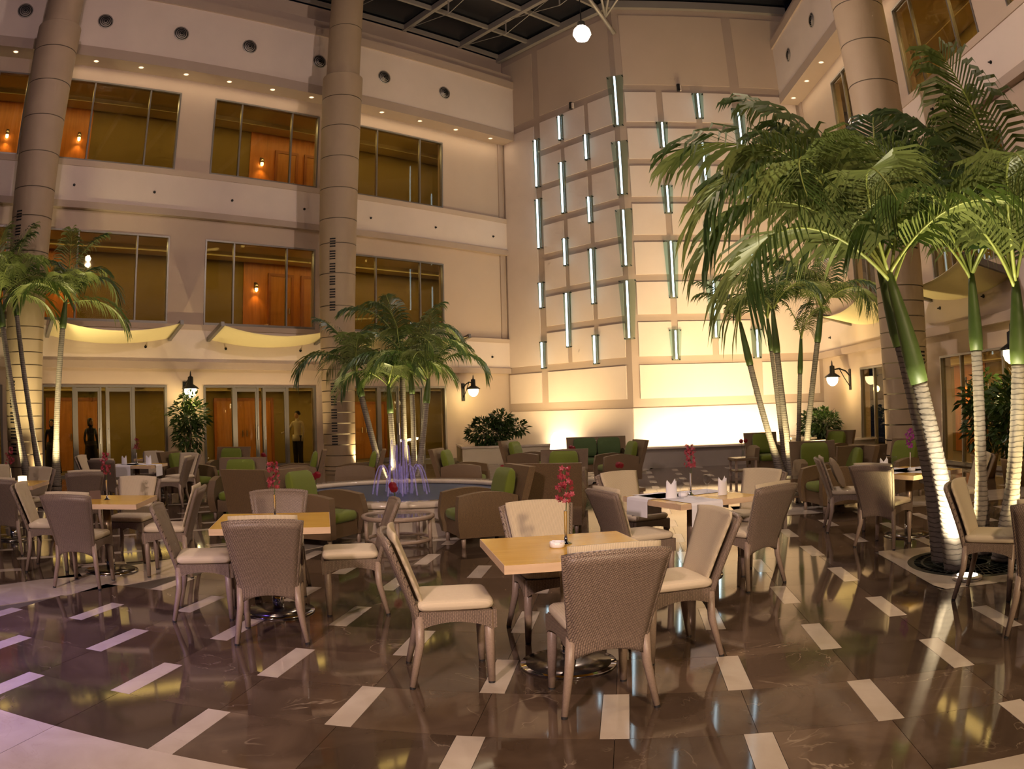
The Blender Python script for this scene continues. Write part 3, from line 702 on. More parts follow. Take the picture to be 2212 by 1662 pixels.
for u, n, lb in ((2.0, nc + 0.45, 'bright floor uplight at the foot of the far left column'), (11.22, nc + 0.42, 'bright floor uplight at the foot of the column beside the fountain')):
    p = uL*u + nL*n; uplight((p.x, p.y, 0), lb)

# ------------------------------------------------------------------ blue tube lights with tapered glass plates on the feature wall
def fixture(fr, x, z1, z0, label, wide=1.0, y0=-0.036, ang=0.0):
    e = empty('wall_light', mw=fr @ T(x, 0, 0, ang)); tag(e, label, 'wall light', 'blue tube lights on the feature wall')
    L = z1 - z0; wt = (0.20 if L > 1.3 else 0.17) * wide; wb = (0.12 if L > 1.3 else 0.115) * wide
    m = MB()
    i = 0
    for y in (-0.062, -0.050):
        m.v += [(-wt, y + y0, z1 + 0.03), (wt, y + y0, z1 + 0.03), (wb, y + y0, z0 - 0.03), (-wb, y + y0, z0 - 0.03)]
    m.f += [(0,1,2,3),(7,6,5,4),(0,4,5,1),(1,5,6,2),(2,6,7,3),(3,7,4,0)]
    m.build('glass_plate', 'plate_glass', e)
    t = MB().tube([(0, y0 - 0.115, z0 + 0.02), (0, y0 - 0.115, z1 - 0.02)], 0.026, 10).build('tube', 'tube_glow', e, smooth=True)
    MB().box(-0.03, 0.03, y0 - 0.088, y0 - 0.063, z0 + 0.02, z1 - 0.02).build('batten', 'brushed', e)
    for sx, zz, ww in ((-1, z1 - 0.01, wt - 0.035), (1, z1 - 0.01, wt - 0.035), (-1, z0 + 0.01, wb - 0.025), (1, z0 + 0.01, wb - 0.025)):
        MB().tube([(sx*ww, y0 + 0.03, zz), (sx*ww, y0 - 0.085, zz)], 0.018, 8).build('standoff', 'black_metal', e)
CN = {2.0: 'leftmost column', 3.3: 'middle column', 4.55: 'column nearest the corner'}
seen = {}
def lab(key, size):
    seen[key] = seen.get(key, 0) + 1
    return ORD[seen[key] - 1]
for x, zt, zb in ((3.3, 12.2, 11.26), (2.0, 11.63, 9.76), (4.55, 11.11, 10.17), (3.3, 10.39, 8.49), (2.0, 9.29, 7.43), (4.55, 8.81, 7.89), (3.3, 7.56, 6.59), (4.55, 6.98, 5.1), (2.0, 6.17, 5.25), (3.3, 5.63, 3.75), (2.0, 4.03, 3.09), (4.55, 4.04, 3.09)):
    sz = 'long' if zt - zb > 1.3 else 'short'
    fixture(FF, x, zt, zb, '%s blue tube light left of the corner, %s, %s from top' % (sz, CN[x], lab(x, sz)))
for zt, zb in ((12.83, 10.98), (10.39, 8.54), (8.01, 6.14), (5.66, 3.79)):
    fixture(FG, 0.0, zt, zb, 'long wide blue tube light on the corner edge, %s from top' % lab('c', 0), 1.5, -0.12, R(-23.4))
CN2 = {1.43: 'first column right of the corner', 2.77: 'second column right of the corner', 4.16: 'third column right of the corner'}
for x, zt, zb in ((2.77, 12.23, 11.3), (4.16, 11.7, 9.85), (1.43, 11.12, 10.2), (2.77, 10.39, 8.53), (4.16, 9.32, 8.44), (1.43, 8.85, 7.91), (2.77, 7.49, 6.61), (4.16, 6.99, 5.26), (1.43, 6.96, 5.09), (2.77, 5.64, 3.76), (1.43, 4.04, 3.09), (4.16, 4.02, 3.09)):
    sz = 'long' if zt - zb > 1.3 else 'short'
    fixture(FG, x, zt, zb, '%s blue tube light, %s, %s from top' % (sz, CN2[x], lab(x, sz)), 1.25)
for fr, x, z, lb in ((FF, 3.92, 12.42, 'small black spot box on the top band, left face of feature wall'), (FG, 2.12, 12.45, 'small black spot box on the top band, right face of feature wall')):
    e = empty('spot_box', mw=fr); tag(e, lb, 'spotlight')
    MB().box(x - 0.05, x + 0.05, -0.16, -0.05, z - 0.13, z + 0.13).build('body', 'black_metal', e)
    MB().box(x - 0.03, x + 0.03, -0.05, 0.0, z - 0.05, z + 0.05).build('bracket', 'steel', e)
    MB().box(x + 0.05, x + 0.10, -0.14, -0.05, z - 0.12, z + 0.08).build('lens', 'panel_white', e)

# ------------------------------------------------------------------ round vents, wall nozzles, downlights
def vent(fr, x, z, label):
    e = empty('air_vent', mw=fr @ T(x, -0.70, z)); tag(e, label, 'vent', 'round air vents in the fascia')
    for r0, r1, y0, y1, mt in ((0.22, 0.25, 0.0, -0.03, 'steel'), (0.155, 0.185, -0.01, -0.035, 'steel'), (0.10, 0.125, -0.01, -0.035, 'steel'), (0.045, 0.07, -0.01, -0.035, 'steel')):
        m = MB(); n = 28
        for i in range(n):
            a0, a1 = 2*math.pi*i/n, 2*math.pi*(i+1)/n
            m.quad(*[(r*math.cos(a), y, r*math.sin(a)) for r, a, y in ((r0, a0, y1), (r0, a1, y1), (r1, a1, y1 * 0.4), (r1, a0, y1 * 0.4))])
        m.build('ring', mt, e)
    m = MB(); m.v = [(0.22*math.cos(2*math.pi*i/28), -0.004, 0.22*math.sin(2*math.pi*i/28)) for i in range(28)]; m.f = [tuple(range(28))]
    m.build('duct', 'dark_slot', e)
for i, x in enumerate((-2.1, 0.43, 3.03, 5.54, 7.89, 10.44, 12.99, 15.58)):
    vent(FL, x, 13.2, 'round grille vent in the left fascia, %s from the feature wall' % ORD[7 - i])
vent(FR, 1.6, 13.2, 'round grille vent in the right fascia')
vent(FR, 4.2, 13.2, 'round grille vent in the right fascia beyond the column')
def nozzle(fr, x, z, label):
    e = empty('nozzle', mw=fr @ T(x, -0.14, z)); tag(e, label, 'nozzle', 'small dark wall nozzles')
    MB().tube([(0, 0, 0), (0, -0.02, 0)], 0.04, 12).build('rose', 'black_metal', e); MB().tube([(0, -0.02, 0), (0, -0.08, -0.01)], 0.015, 8).build('tip', 'black_metal', e)
for i, x in enumerate((2.87, 5.38, 7.91, 10.41, 12.9, 15.57, 18.21)): nozzle(FL, x, 8.15, 'dark nozzle on the upper left spandrel, %s from the feature wall' % ORD[6 - i])
for i, x in enumerate((5.31, 7.83, 10.33, 18.03)): nozzle(FL, x, 3.61, 'dark nozzle on the lower left spandrel, %s from the feature wall' % ORD[3 - i])
for i, x in enumerate((1.2, 6.2, 8.6, 10.6)): nozzle(FR, x, 3.61, 'dark nozzle on the lower right spandrel, %s from the feature wall' % ORD[i])
for i, x in enumerate((9.5, 12.3)): nozzle(FR, x, 8.15, 'dark nozzle on the upper right spandrel, %s from the feature wall' % ORD[i])
def downlight(fr, x, label):
    e = empty('downlight', mw=fr @ T(x, -0.42, 11.97)); tag(e, label, 'downlight', 'recessed soffit downlights')
    MB().lathe([(0.075, -0.012), (0.10, -0.012), (0.10, 0.0), (0.075, 0.0)], 20, close=True).build('trim_ring', 'panel_white', e)
    MB().lathe([(0.0, -0.006), (0.075, -0.006)], 20).build('lens', 'downlight_glow', e)
for i, x in enumerate((0.42, 3.0, 4.46, 5.95, 7.42, 8.94, 10.36, 13.1, 14.7, 16.3, 17.95)): downlight(FL, x, 'recessed downlight in the left soffit, %s from the feature wall' % ORD[10 - i])
for i, x in enumerate((0.7, 2.2, 3.7)): downlight(FR, x, 'recessed downlight in the right soffit, %s from the feature wall' % ORD[i])
for fr, x0, x1, rz in ((FL, 1.9, 10.2, 40.93), (FL, 11.5, 18.6, 40.93), (FR, 0.4, 8.5, -92.28)):
    light('soffit_light', 'AREA', P(fr, (x0 + x1)/2, -0.42, 11.94), 26, (1.0, 0.78, 0.50), size=x1 - x0, size_y=0.15).rotation_euler = (0, 0, R(rz))

# ------------------------------------------------------------------ pendant floodlights under the roof: one in view, others added for ambient light
PLAB = ['bright floodlight hanging in front of the corner of the feature wall', 'added unseen floodlight high over the left tables', 'added unseen floodlight high over the right palms', 'added unseen floodlight above the nearest tables']
for i, p in enumerate(PENDANTS):
    e = empty('floodlight', p); tag(e, PLAB[i], 'floodlight')
    MB().tube([(0, 0, 0.16), (0, 0, RTOP - p[2] + 0.25)], 0.012, 6).build('cable', 'black_metal', e)
    MB().lathe([(0.02, 0.30), (0.07, 0.27), (0.09, 0.18), (0.10, 0.14)], 24).build('cap', 'brushed', e, smooth=True)
    MB().lathe([(0.0, -0.19), (0.12, -0.14), (0.18, -0.02), (0.15, 0.09), (0.09, 0.16)], 24).build('bulb', 'flood_glow', e, smooth=True)

# ------------------------------------------------------------------ wall lanterns
def lantern(fr, x, z, label, pw=26):
    e = empty('wall_lantern', mw=fr @ T(x, 0, z) @ Matrix.Scale(1.3, 4)); tag(e, label, 'wall lamp', 'swan-neck wall lanterns')
    MB().box(-0.05, 0.05, -0.03, 0.0, -0.28, 0.20).build('back_plate', 'black_metal', e)
    pts = [(0, -0.02, 0.05), (0, -0.12, 0.16), (0, -0.28, 0.22), (0, -0.42, 0.20), (0, -0.47, 0.14)]
    MB().tube(pts, 0.018, 8).build('arm', 'black_metal', e, smooth=True)
    MB().tube([(0, -0.02, -0.2), (0, -0.16, 0.0), (0, -0.28, 0.21)], 0.012, 6).build('brace', 'black_metal', e, smooth=True)
    MB().lathe([(0.0, 0.42), (0.012, 0.38), (0.02, 0.30), (0.06, 0.28), (0.065, 0.12), (0.16, 0.06), (0.20, 0.02), (0.17, 0.02)], 24, (0, -0.47, 0)).build('cap', 'black_metal', e, smooth=True)
    MB().lathe([(0.135, 0.02), (0.14, -0.04), (0.11, -0.12), (0.05, -0.17), (0.0, -0.18)], 24, (0, -0.47, 0)).build('globe', 'lamp_glow', e, smooth=True)
    light('lantern_light', 'POINT', fr @ Vector((x, -0.80, z - 0.36)), pw, (1.0, 0.76, 0.28), size=0.10)
lantern(FL, 6.56, 2.38, 'black lantern with glowing globe above the tall potted plant')
lantern(FL, 16.75, 2.38, 'black lantern with glowing globe beside the fountain palms')
lantern(FR, 2.4, 2.28, 'black swan-neck lantern with glowing globe beside the right glazing')
lantern(FR, 12.2, 2.35, 'black swan-neck lantern with glowing globe at the right edge')
# corridor sconces
def sconce(fr, x, z, label, pw=16):
    e = empty('corridor_sconce', mw=fr @ T(x, 2.76, z)); tag(e, label, 'wall lamp', 'corridor wall sconces')
    MB().box(-0.05, 0.05, -0.02, 0, -0.05, 0.22).build('back_plate', 'black_metal', e)
    MB().lathe([(0.06, 0.16), (0.07, 0.05), (0.05, 0.0)], 16, (0, -0.10, 0)).build('shade', 'brushed', e, smooth=True)
    MB().lathe([(0.0, -0.13), (0.05, -0.09), (0.055, 0.0), (0.03, 0.06)], 16, (0, -0.10, 0)).build('bulb', 'sconce_glow', e, smooth=True)
    light('sconce_light', 'SPOT', fr @ Vector((x, 2.76 - 0.14, z - 0.16)), pw, (1.0, 0.62, 0.18), target=fr @ Vector((x, 2.78, z - 2.0)), size=0.05, spot=110, blend=0.8)
sconce(FL, 3.22, 10.62, 'glowing sconce on a wood panel behind the third-floor window, left of the white pier')
sconce(FL, 9.99, 10.52, 'glowing sconce on a wood panel behind the third-floor window beside the column')
sconce(FL, 9.95, 5.98, 'glowing sconce on a wood panel behind the second-floor window beside the column')
sconce(FL, 0.70, 10.5, 'glowing sconce behind the third-floor window at the far left edge')
sconce(FL, 3.05, 6.0, 'glowing sconce behind the second-floor window hidden by the left palm')
sconce(FR, 5.0, 10.5, 'glowing sconce behind the third-floor window of the right wall')
sconce(FR, 10.0, 10.5, 'glowing sconce behind the third-floor window beside the right column')
sconce(FR, 4.9, 1.9, 'glowing sconce behind the right ground-floor glazing')

# ------------------------------------------------------------------ fabric sails on raking bars
def sail(fr, x0, x1, label):
    e = empty('awning', mw=fr); tag(e, label, 'awning', 'cream fabric awnings')
    zi, zo, yo = 3.86, 4.16, -1.4
    for x in (x0, x1):
        MB().bar((x, 0.0, zi - 0.03), (x, yo - 0.05, zo + 0.02), 0.10, 0.13).build('bar', 'alu', e)
    def fn(u, v):
        sag = 0.26 * (1 - (2*u - 1) ** 2) * (0.75 + 0.25*v)
        return (x0 + (x1 - x0) * u, yo * (0.05 + 0.95*v), zi + (zo - zi) * v - sag)
    MB().sheet(fn, 20, 8, lambda u, v: tuple(a + b for a, b in zip(fn(u, v), (0, 0, 0.008)))).build('fabric', 'sail', e, smooth=True)
sail(FL, -2.4, 1.0, 'cream fabric awning at the far left edge behind the palm')
sail(FL, 2.35, 6.05, 'cream fabric awning above the doors left of the planted pier')
sail(FL, 7.27, 10.85, 'cream fabric awning between the planted pier and the round column')
sail(FL, 12.3, 16.0, 'cream fabric awning behind the fountain palms')
sail(FR, 3.0, 6.7, 'cream fabric awning on the right wall next to the feature wall')
sail(FR, 8.2, 11.9, 'cream fabric awning on the right wall above the foreground palms')

# ------------------------------------------------------------------ low pool wall in front of the feature wall, with washers
e = empty('pool', mw=FG); tag(e, 'low grey stone pool wall in front of the brightly lit feature wall', 'pool')
MB().box(-0.55, 6.3, -4.55, -4.25, 0, 0.50).build('front_wall', 'stone_grey', e)
MB().box(-0.60, 6.35, -4.62, -4.18, 0.50, 0.55).build('coping', 'pale_marble', e)
MB().box(6.05, 6.3, -4.25, -0.04, 0, 0.50).build('side_wall', 'stone_grey', e)
MB().box(-0.5, 6.05, -4.25, -0.04, 0.02, 0.30).build('water', 'pool_water', e)
for i, x in enumerate((0.5, 1.5, 2.5, 3.5, 4.5, 5.5)):
    q = empty('wash_lamp', mw=FG @ T(x, -1.25, 0.30)); tag(q, 'flood lamp in the pool lighting the feature wall, %s from the corner' % ORD[i], 'spotlight', 'pool wall washers')
    MB().box(-0.12, 0.12, -0.08, 0.02, 0.0, 0.10).build('housing', 'black_metal', q)
    MB().box(-0.10, 0.10, 0.02, 0.03, 0.02, 0.09).build('lens', 'uplight_glow', q)

# ------------------------------------------------------------------ fountain
e = empty('fountain', (FOUNT.x, FOUNT.y, 0)); tag(e, 'round marble fountain basin with violet-lit water', 'fountain')
MB().lathe([(1.95, 0.0), (1.95, 0.38), (1.66, 0.38), (1.66, 0.06), (0.0, 0.06)], 72).build('basin_wall', 'pale_marble', e, smooth=False)
MB().lathe([(1.63, 0.38), (1.99, 0.38), (2.0, 0.40), (1.99, 0.44), (1.64, 0.44), (1.62, 0.42)], 72, close=True).build('rim', 'pale_marble', e, smooth=True)
MB().lathe([(1.655, 0.375), (1.655, 0.07), (0.0, 0.07)], 64).build('lining', 'basin_blue', e)
MB().lathe([(0.0, 0.30), (1.65, 0.30)], 64).build('water', 'water', e)
random.seed(3)
def jet(r0, a, h, reach, thick=0.012):
    ca, sa = math.cos(a), math.sin(a); pts, rd = [], []
    for i in range(15):
        t = i / 14; z = 0.30 + h * (1 - (2*t - 1) ** 2); d = r0 + reach * t
        pts.append((d*ca, d*sa, z)); rd.append(thick * (0.7 + 1.2 * t))
    MB().tube(pts, rd, 6).build('jet', 'jet', e, smooth=True)
for i in range(12): jet(0.14, i * math.pi / 6 + 0.2, 0.50, 0.30, 0.007)
for i in range(6): jet(0.07, i * math.pi / 3, 0.80 + 0.08 * (i % 2), 0.10, 0.008)
MB().tube([(0, 0, 0.3), (0, 0, 0.9), (0.02, 0, 1.36)], [0.012, 0.010, 0.003], 8).build('jet', 'jet', e, smooth=True)
MB().lathe([(0.30, 0.31), (0.30, 0.34), (0.22, 0.34), (0.22, 0.31)], 32, close=True).build('nozzle_ring', 'brushed', e)
for i in range(3):
    a = i * 2 * math.pi / 3 - 1.3
    light('fountain_light', 'SPOT', (FOUNT.x + 0.55*math.cos(a), FOUNT.y + 0.55*math.sin(a), 0.34), 90, (0.26, 0.18, 1.0), target=(FOUNT.x + 0.25*math.cos(a), FOUNT.y + 0.25*math.sin(a), 1.4), size=0.05, spot=120, blend=1.0)
light('fountain_light', 'POINT', (FOUNT.x - 0.3, FOUNT.y - 0.9, 0.2), 7, (0.20, 0.22, 1.0), size=0.05)

# ------------------------------------------------------------------ planters, shrubs, potted trees
def leaf_cloud(name, parent, c, rx, ry, rz, n, ll, seed, mat='shrub_leaf', low=False):
    rnd = random.Random(seed); m = MB()
    for _ in range(n):
        while True:
            d = Vector((rnd.uniform(-1, 1), rnd.uniform(-1, 1), rnd.uniform(-1, 1)))
            if 0.25 < d.length < 1: break
        p = Vector((c[0] + d.x*rx, c[1] + d.y*ry, c[2] + d.z*rz))
        out = (d + Vector((rnd.uniform(-.6, .6), rnd.uniform(-.6, .6), rnd.uniform(-.5, .3)))).normalized()
        s = out.cross(Vector((rnd.uniform(-1, 1), rnd.uniform(-1, 1), 1))).normalized()
        L = ll * rnd.uniform(0.7, 1.3); W = L * 0.22
        m.quad(p, p + out*L*0.45 + s*W, p + out*L + Vector((0, 0, -L*0.15)), p + out*L*0.45 - s*W)
    o = m.build(name, mat, parent); o['kind'] = 'stuff'; return o
def branches(parent, base, tops, r, mat='bark'):
    for t in tops:
        b = Vector(base); t = Vector(t); mid = (b + t) / 2 + Vector((0.05, 0.03, 0))
        MB().tube([b, mid, t], [r, r*0.8, r*0.4], 6).build('stem', mat, parent, smooth=True)
q = floor_pt = Vector((-1.69, 23.53, 0))
e = empty('planter_wall', (-1.55, 23.45, 0), R(8)); tag(e, 'low stone planter wall in the corner left of the feature wall', 'planter')
MB().box(0, 2.9, 0, 0.16, 0, 0.50).box(0, 0.16, 0.16, 2.6, 0, 0.50).build('body', 'stone_pale', e)
MB().box(-0.03, 2.95, -0.04, 0.20, 0.50, 0.56).box(-0.03, 0.20, 0.20, 2.6, 0.50, 0.56).build('coping', 'pale_marble', e)
MB().box(0.17, 2.85, 0.21, 2.4, 0.30, 0.46).build('soil', 'soil', e)
e = empty('shrub', (-0.72, 24.1, 0.46)); tag(e, 'bushy green shrub in the corner planter left of the feature wall', 'shrub')
branches(e, (0, 0, 0), [(0.3, 0, 0.8), (-0.35, 0.1, 0.7), (0.1, 0.2, 1.0), (0.6, 0.05, 0.7), (-0.1, -0.2, 0.6)], 0.025)
leaf_cloud('foliage', e, (0.0, 0, 0.50), 0.72, 0.5, 0.46, 900, 0.17, 11); leaf_cloud('foliage', e, (0.35, 0, 0.85), 0.34, 0.3, 0.30, 260, 0.17, 12); leaf_cloud('foliage', e, (0.85, 0, 0.62), 0.30, 0.3, 0.22, 160, 0.17, 13)
e = empty('planter_wall', mw=FR @ T(1.3, -1.55, 0)); tag(e, 'low stone planter wall in the corner right of the feature wall', 'planter')
MB().box(-0.9, 1.5, 0, 0.16, 0, 0.50).build('body', 'stone_pale', e); MB().box(-0.95, 1.55, -0.04, 0.2, 0.50, 0.56).build('coping', 'pale_marble', e)
MB().box(-0.9, 1.5, 0.16, 1.4, 0.2, 0.44).build('soil', 'soil', e)
for k, (dx, lb) in enumerate(((-0.1, 'dark leafy shrub in the right corner planter, nearer the feature wall'), (0.9, 'dark leafy shrub in the right corner planter, nearer the glazing'))):
    e = empty('shrub', mw=FR @ T(1.3 + dx, -0.85, 0.44)); tag(e, lb, 'shrub')
    branches(e, (0, 0, 0), [(0.2, 0, 0.7), (-0.3, 0.1, 0.7), (0.1, 0.2, 0.9)], 0.022)
    leaf_cloud('foliage', e, (0, 0, 0.45), 0.60, 0.45, 0.48, 750, 0.16, 21 + k)
def potted(loc, h, label, seed, w=0.30):
    e = empty('potted_tree', loc, R(40)); tag(e, label, 'potted plant')
    MB().lathe([(w*0.72, 0.0), (w*0.95, 0.42), (w, 0.46), (w*0.9, 0.46), (w*0.85, 0.40), (0, 0.40)], 28).build('pot', 'pot', e, smooth=True)
    branches(e, (0, 0, 0.40), [(0.15, 0.1, h*0.75), (-0.25, 0, h*0.7), (0.05, -0.1, h*0.9), (0.35, -0.15, h*0.6), (-0.1, 0.2, h*0.65)], 0.02)
    leaf_cloud('foliage', e, (0, 0, h*0.52), 0.42, 0.42, h*0.28, 420, 0.18, seed)
    leaf_cloud('foliage', e, (0.05, 0, h*0.74), 0.58, 0.5, h*0.20, 330, 0.19, seed + 1)
    leaf_cloud('foliage', e, (0.02, -0.05, h*0.93), 0.25, 0.25, h*0.09, 60, 0.18, seed + 2)
q = P(FL, 6.35, -0.95, 0); potted((q.x, q.y, 0), 2.25, 'tall leafy potted tree below the lantern on the left wall', 31)
q = P(FR, 11.6, -0.95, 0); potted((q.x, q.y, 0), 2.0, 'tall leafy potted tree against the right glazing behind the palms', 41)
q = P(FR, 13.0, -1.15, 0); potted((q.x, q.y, 0), 1.9, 'leafy potted tree at the right edge behind the nearest palm trunk', 51)

# ------------------------------------------------------------------ palms
def bez(a, b, c, t): return a*(1-t)**2 + b*2*t*(1-t) + c*t*t
def make_frond(L, el, droop, nl, wl, seed, hw=0.012):
    """frond along +X from origin, rising at angle el then drooping; returns (leaf mesh, stalk mesh)"""
    rnd = random.Random(seed); N = 18
    pts = []; p = Vector((0, 0, 0)); ang = el
    for i in range(N + 1):
        pts.append(p.copy()); p = p + Vector((math.cos(ang), 0, math.sin(ang))) * (L / N)
        ang -= droop / N * (0.45 + 1.1 * i / N)
    st = MB().tube(pts, [0.018 * (1 - 0.88 * i / N) + 0.002 for i in range(N + 1)], 5)
    lf = MB()
    for s in (-1, 1):
        for i in range(nl):
            t = 0.16 + 0.84 * (i + 0.5*(s > 0)*0.6) / nl
            if t > 1: continue
            f = t * N; k = min(int(f), N - 1); q = pts[k].lerp(pts[k+1], f - k); d = (pts[k+1] - pts[k]).normalized()
            up = Vector((0, 1, 0)).cross(d) * -1
            sw = 0.35 + 0.75 * t
            ll = wl * (math.sin(math.pi * (0.12 + 0.80 * t)) ** 0.6) * rnd.uniform(0.88, 1.08)
            side = Vector((0, s, 0))
            v = (side * math.cos(sw) + d * math.sin(sw) + up * (0.32 - 0.25*t + rnd.uniform(-0.1, 0.1))).normalized()
            wd = (d * 0.9 + up * 0.45) * hw
            a0 = q; dz = rnd.uniform(0.7, 1.35); a1 = q + v*ll*0.5 + Vector((0, 0, -ll*0.08*dz)); a2 = q + v*ll*0.84 + Vector((0, 0, -ll*0.34*dz)); a3 = q + v*ll*0.98 + Vector((0, 0, -ll*0.58*dz))
            i0 = len(lf.v)
            lf.v += [tuple(x) for x in (a0 - wd*0.5, a0 + wd*0.5, a1 - wd, a1 + wd, a2 - wd*0.7, a2 + wd*0.7, a3)]
            fs = [(i0, i0+1, i0+3, i0+2), (i0+2, i0+3, i0+5, i0+4), (i0+4, i0+5, i0+6)]; lf.f += fs if s > 0 else [q_[::-1] for q_ in fs]
    return lf.mesh('frond', 'palm_leaf'), st.mesh('stalk', 'stalk', True)
FR_BIG = [make_frond(2.05, R(e), R(dr), 44, 0.72, s, 0.0175) for s, (e, dr) in enumerate(((84, 62), (72, 95), (60, 125), (44, 125), (24, 105), (66, 150)))]
FR_MID = [make_frond(1.85, R(e), R(dr), 40, 0.60, 10 + s, 0.015) for s, (e, dr) in enumerate(((84, 62), (70, 100), (56, 130), (40, 125), (20, 100), (64, 155)))]
FR_SML = [make_frond(1.25, R(e), R(dr), 28, 0.42, 20 + s, 0.012) for s, (e, dr) in enumerate(((86, 35), (76, 60), (64, 85)))]
def palm(base, top, bend, label, fr, fronds, r=0.075, shaft=0.6, scale=1.0, rings=0.05, group='indoor palms'):
    """fronds: list of (azimuth deg ccw from +x, mesh index)"""
    b = Vector(base); t = Vector(top); e = empty('palm_tree', b); tag(e, label, 'palm', group)
    ctl = (b + t)/2 + Vector(bend); L = (t - b).length
    n = max(8, int((L - shaft) / rings)); tf = 1 - shaft / L
    pts, rd = [], []
    for i in range(n * 2 + 1):
        u = i / (n * 2) * tf; pts.append(bez(b, ctl, t, u) - b)
        rr = r * (1.35 - 0.55 * min(1, u * 4)) if u < 0.25 else r * (0.80 - 0.10 * u)
        rd.append(rr * (1.05 if i % 2 else 0.97))
    MB().tube(pts, rd, 12).build('trunk', 'bark', e, smooth=True)
    ps = [bez(b, ctl, t, tf + (1 - tf) * i / 6) - b for i in range(7)]
    MB().tube(ps, [r*v for v in (0.86, 0.95, 0.90, 0.80, 0.68, 0.55, 0.40)], 12).build('crownshaft', 'crownshaft', e, smooth=True)
    top_l = t - b; ax = (ps[6] - ps[4]).normalized()
    rnd = random.Random(hash(label) % 1000 if False else len(label) * 13)
    for az, k in fronds:
        s = scale * rnd.uniform(0.92, 1.06)
        rot = Matrix.Rotation(R(az), 4, 'Z') @ Matrix.Rotation(rnd.uniform(-0.25, 0.25), 4, 'X')
        tilt = Vector((0, 0, 1)).rotation_difference(ax).to_matrix().to_4x4()
        q = Matrix.Identity(4).lerp(tilt, 0.5)
        m = Matrix.Translation(top_l - ax * rnd.uniform(0.0, 0.12)) @ q @ rot @ Matrix.Scale(s, 4)
        f = mobj('frond', fr[k][0], e, m); mobj('stalk', fr[k][1], f)
    return e
def crown(seed, n, kmax=6, start=0):
    rnd = random.Random(seed); out = []
    for i in range(n):
        k = [0, 1, 2, 5, 3, 2, 1, 3, 4, 5][i % 10]
        out.append((start + i * 137.5 + rnd.uniform(-14, 14), min(k, kmax - 1)))
    return out
# foreground clump in the round grate
palm((3.97, 6.03, 0), (3.36, 6.18, 2.66), (-0.02, 0, 0.10), 'foreground palm with white-lit ringed trunk leaning left', FR_BIG, [(186, 2), (203, 3), (165, 1), (250, 5), (120, 0), (8, 2), (42, 1), (215, 1), (305, 3)], r=0.098, shaft=1.05, rings=0.045)
palm((4.05, 6.42, 0), (3.42, 6.47, 2.85), (-0.02, 0, 0.05), 'foreground palm with grey trunk just behind the white-lit one', FR_BIG, [(172, 1), (110, 0), (30, 1), (350, 2), (60, 0), (195, 2), (230, 5), (140, 0), (80, 1)], r=0.092, shaft=0.85, scale=1.14, rings=0.045)
palm((4.55, 6.46, 0), (4.53, 6.50, 2.75), (-0.06, 0, 0.05), 'foreground palm with dark straight trunk, second from the right edge', FR_BIG, [(200, 1), (160, 2), (90, 0), (30, 1), (330, 2), (275, 3), (245, 0), (120, 1)], r=0.080, shaft=0.78, rings=0.045)
palm((4.52, 6.02, 0), (4.71, 5.98, 2.60), (0.06, 0, 0.05), 'foreground palm with thick grey trunk at the right edge', FR_BIG, [(180, 2), (150, 1), (90, 0), (60, 1), (300, 1), (240, 2), (210, 0), (130, 0)], r=0.098, shaft=0.80, scale=1.1, rings=0.045)
# clump in front of the bright feature wall
palm((5.62, 15.5, 0), (4.82, 15.68, 3.30), (-0.12, 0, -0.1), 'slender white-lit palm curving left before the bright wall', FR_SML, crown(5, 5, 3), r=0.085, shaft=0.9)
palm((5.78, 15.3, 0), (5.46, 15.36, 3.55), (-0.10, 0, -0.1), 'slender palm standing upright before the bright wall', FR_MID, crown(6, 7, start=30), r=0.085, shaft=0.9, scale=0.8)
palm((5.85, 15.9, 0), (5.57, 16.06, 3.5), (-0.05, 0, 0), 'thin dark palm behind the upright palm at the bright wall', FR_SML, crown(7, 5, 3, 90), r=0.06, shaft=0.8)
palm((6.66, 17.3, 0), (6.81, 17.2, 3.15), (-0.05, 0, 0), 'slim pale palm right of the bright wall', FR_SML, crown(8, 3, 3, 20), r=0.07, shaft=0.9)
palm((6.50, 16.5, 0), (7.05, 16.35, 3.80), (-0.10, 0, 0), 'taller palm with curved trunk right of the bright wall', FR_MID, crown(9, 10, start=60), r=0.085, shaft=0.9)
# clump behind the fountain
palm((-3.10, 18.2, 0), (-3.68, 18.15, 2.50), (-0.02, 0, 0), 'palm leaning left behind the fountain', FR_MID, crown(10, 8, start=160), r=0.095, shaft=0.5)
palm((-2.86, 18.4, 0), (-2.97, 18.46, 2.30), (0.02, 0, 0), 'short palm with glowing trunk behind the fountain', FR_MID, crown(11, 8, start=40), r=0.085, shaft=0.7)
palm((-2.68, 18.9, 0), (-2.72, 19.0, 3.30), (0.03, 0, 0), 'tallest palm in the middle of the fountain clump', FR_MID, crown(12, 8, start=100), r=0.09, shaft=0.7)
palm((-2.42, 18.5, 0), (-2.43, 18.44, 2.75), (0.08, 0, 0), 'dark-trunked palm behind the violet jets', FR_MID, crown(13, 6, start=20), r=0.08, shaft=0.7)
palm((-2.28, 18.2, 0), (-1.97, 18.29, 2.42), (0.03, 0, 0), 'palm leaning right behind the fountain', FR_MID, crown(14, 8, start=300), r=0.09, shaft=0.6)
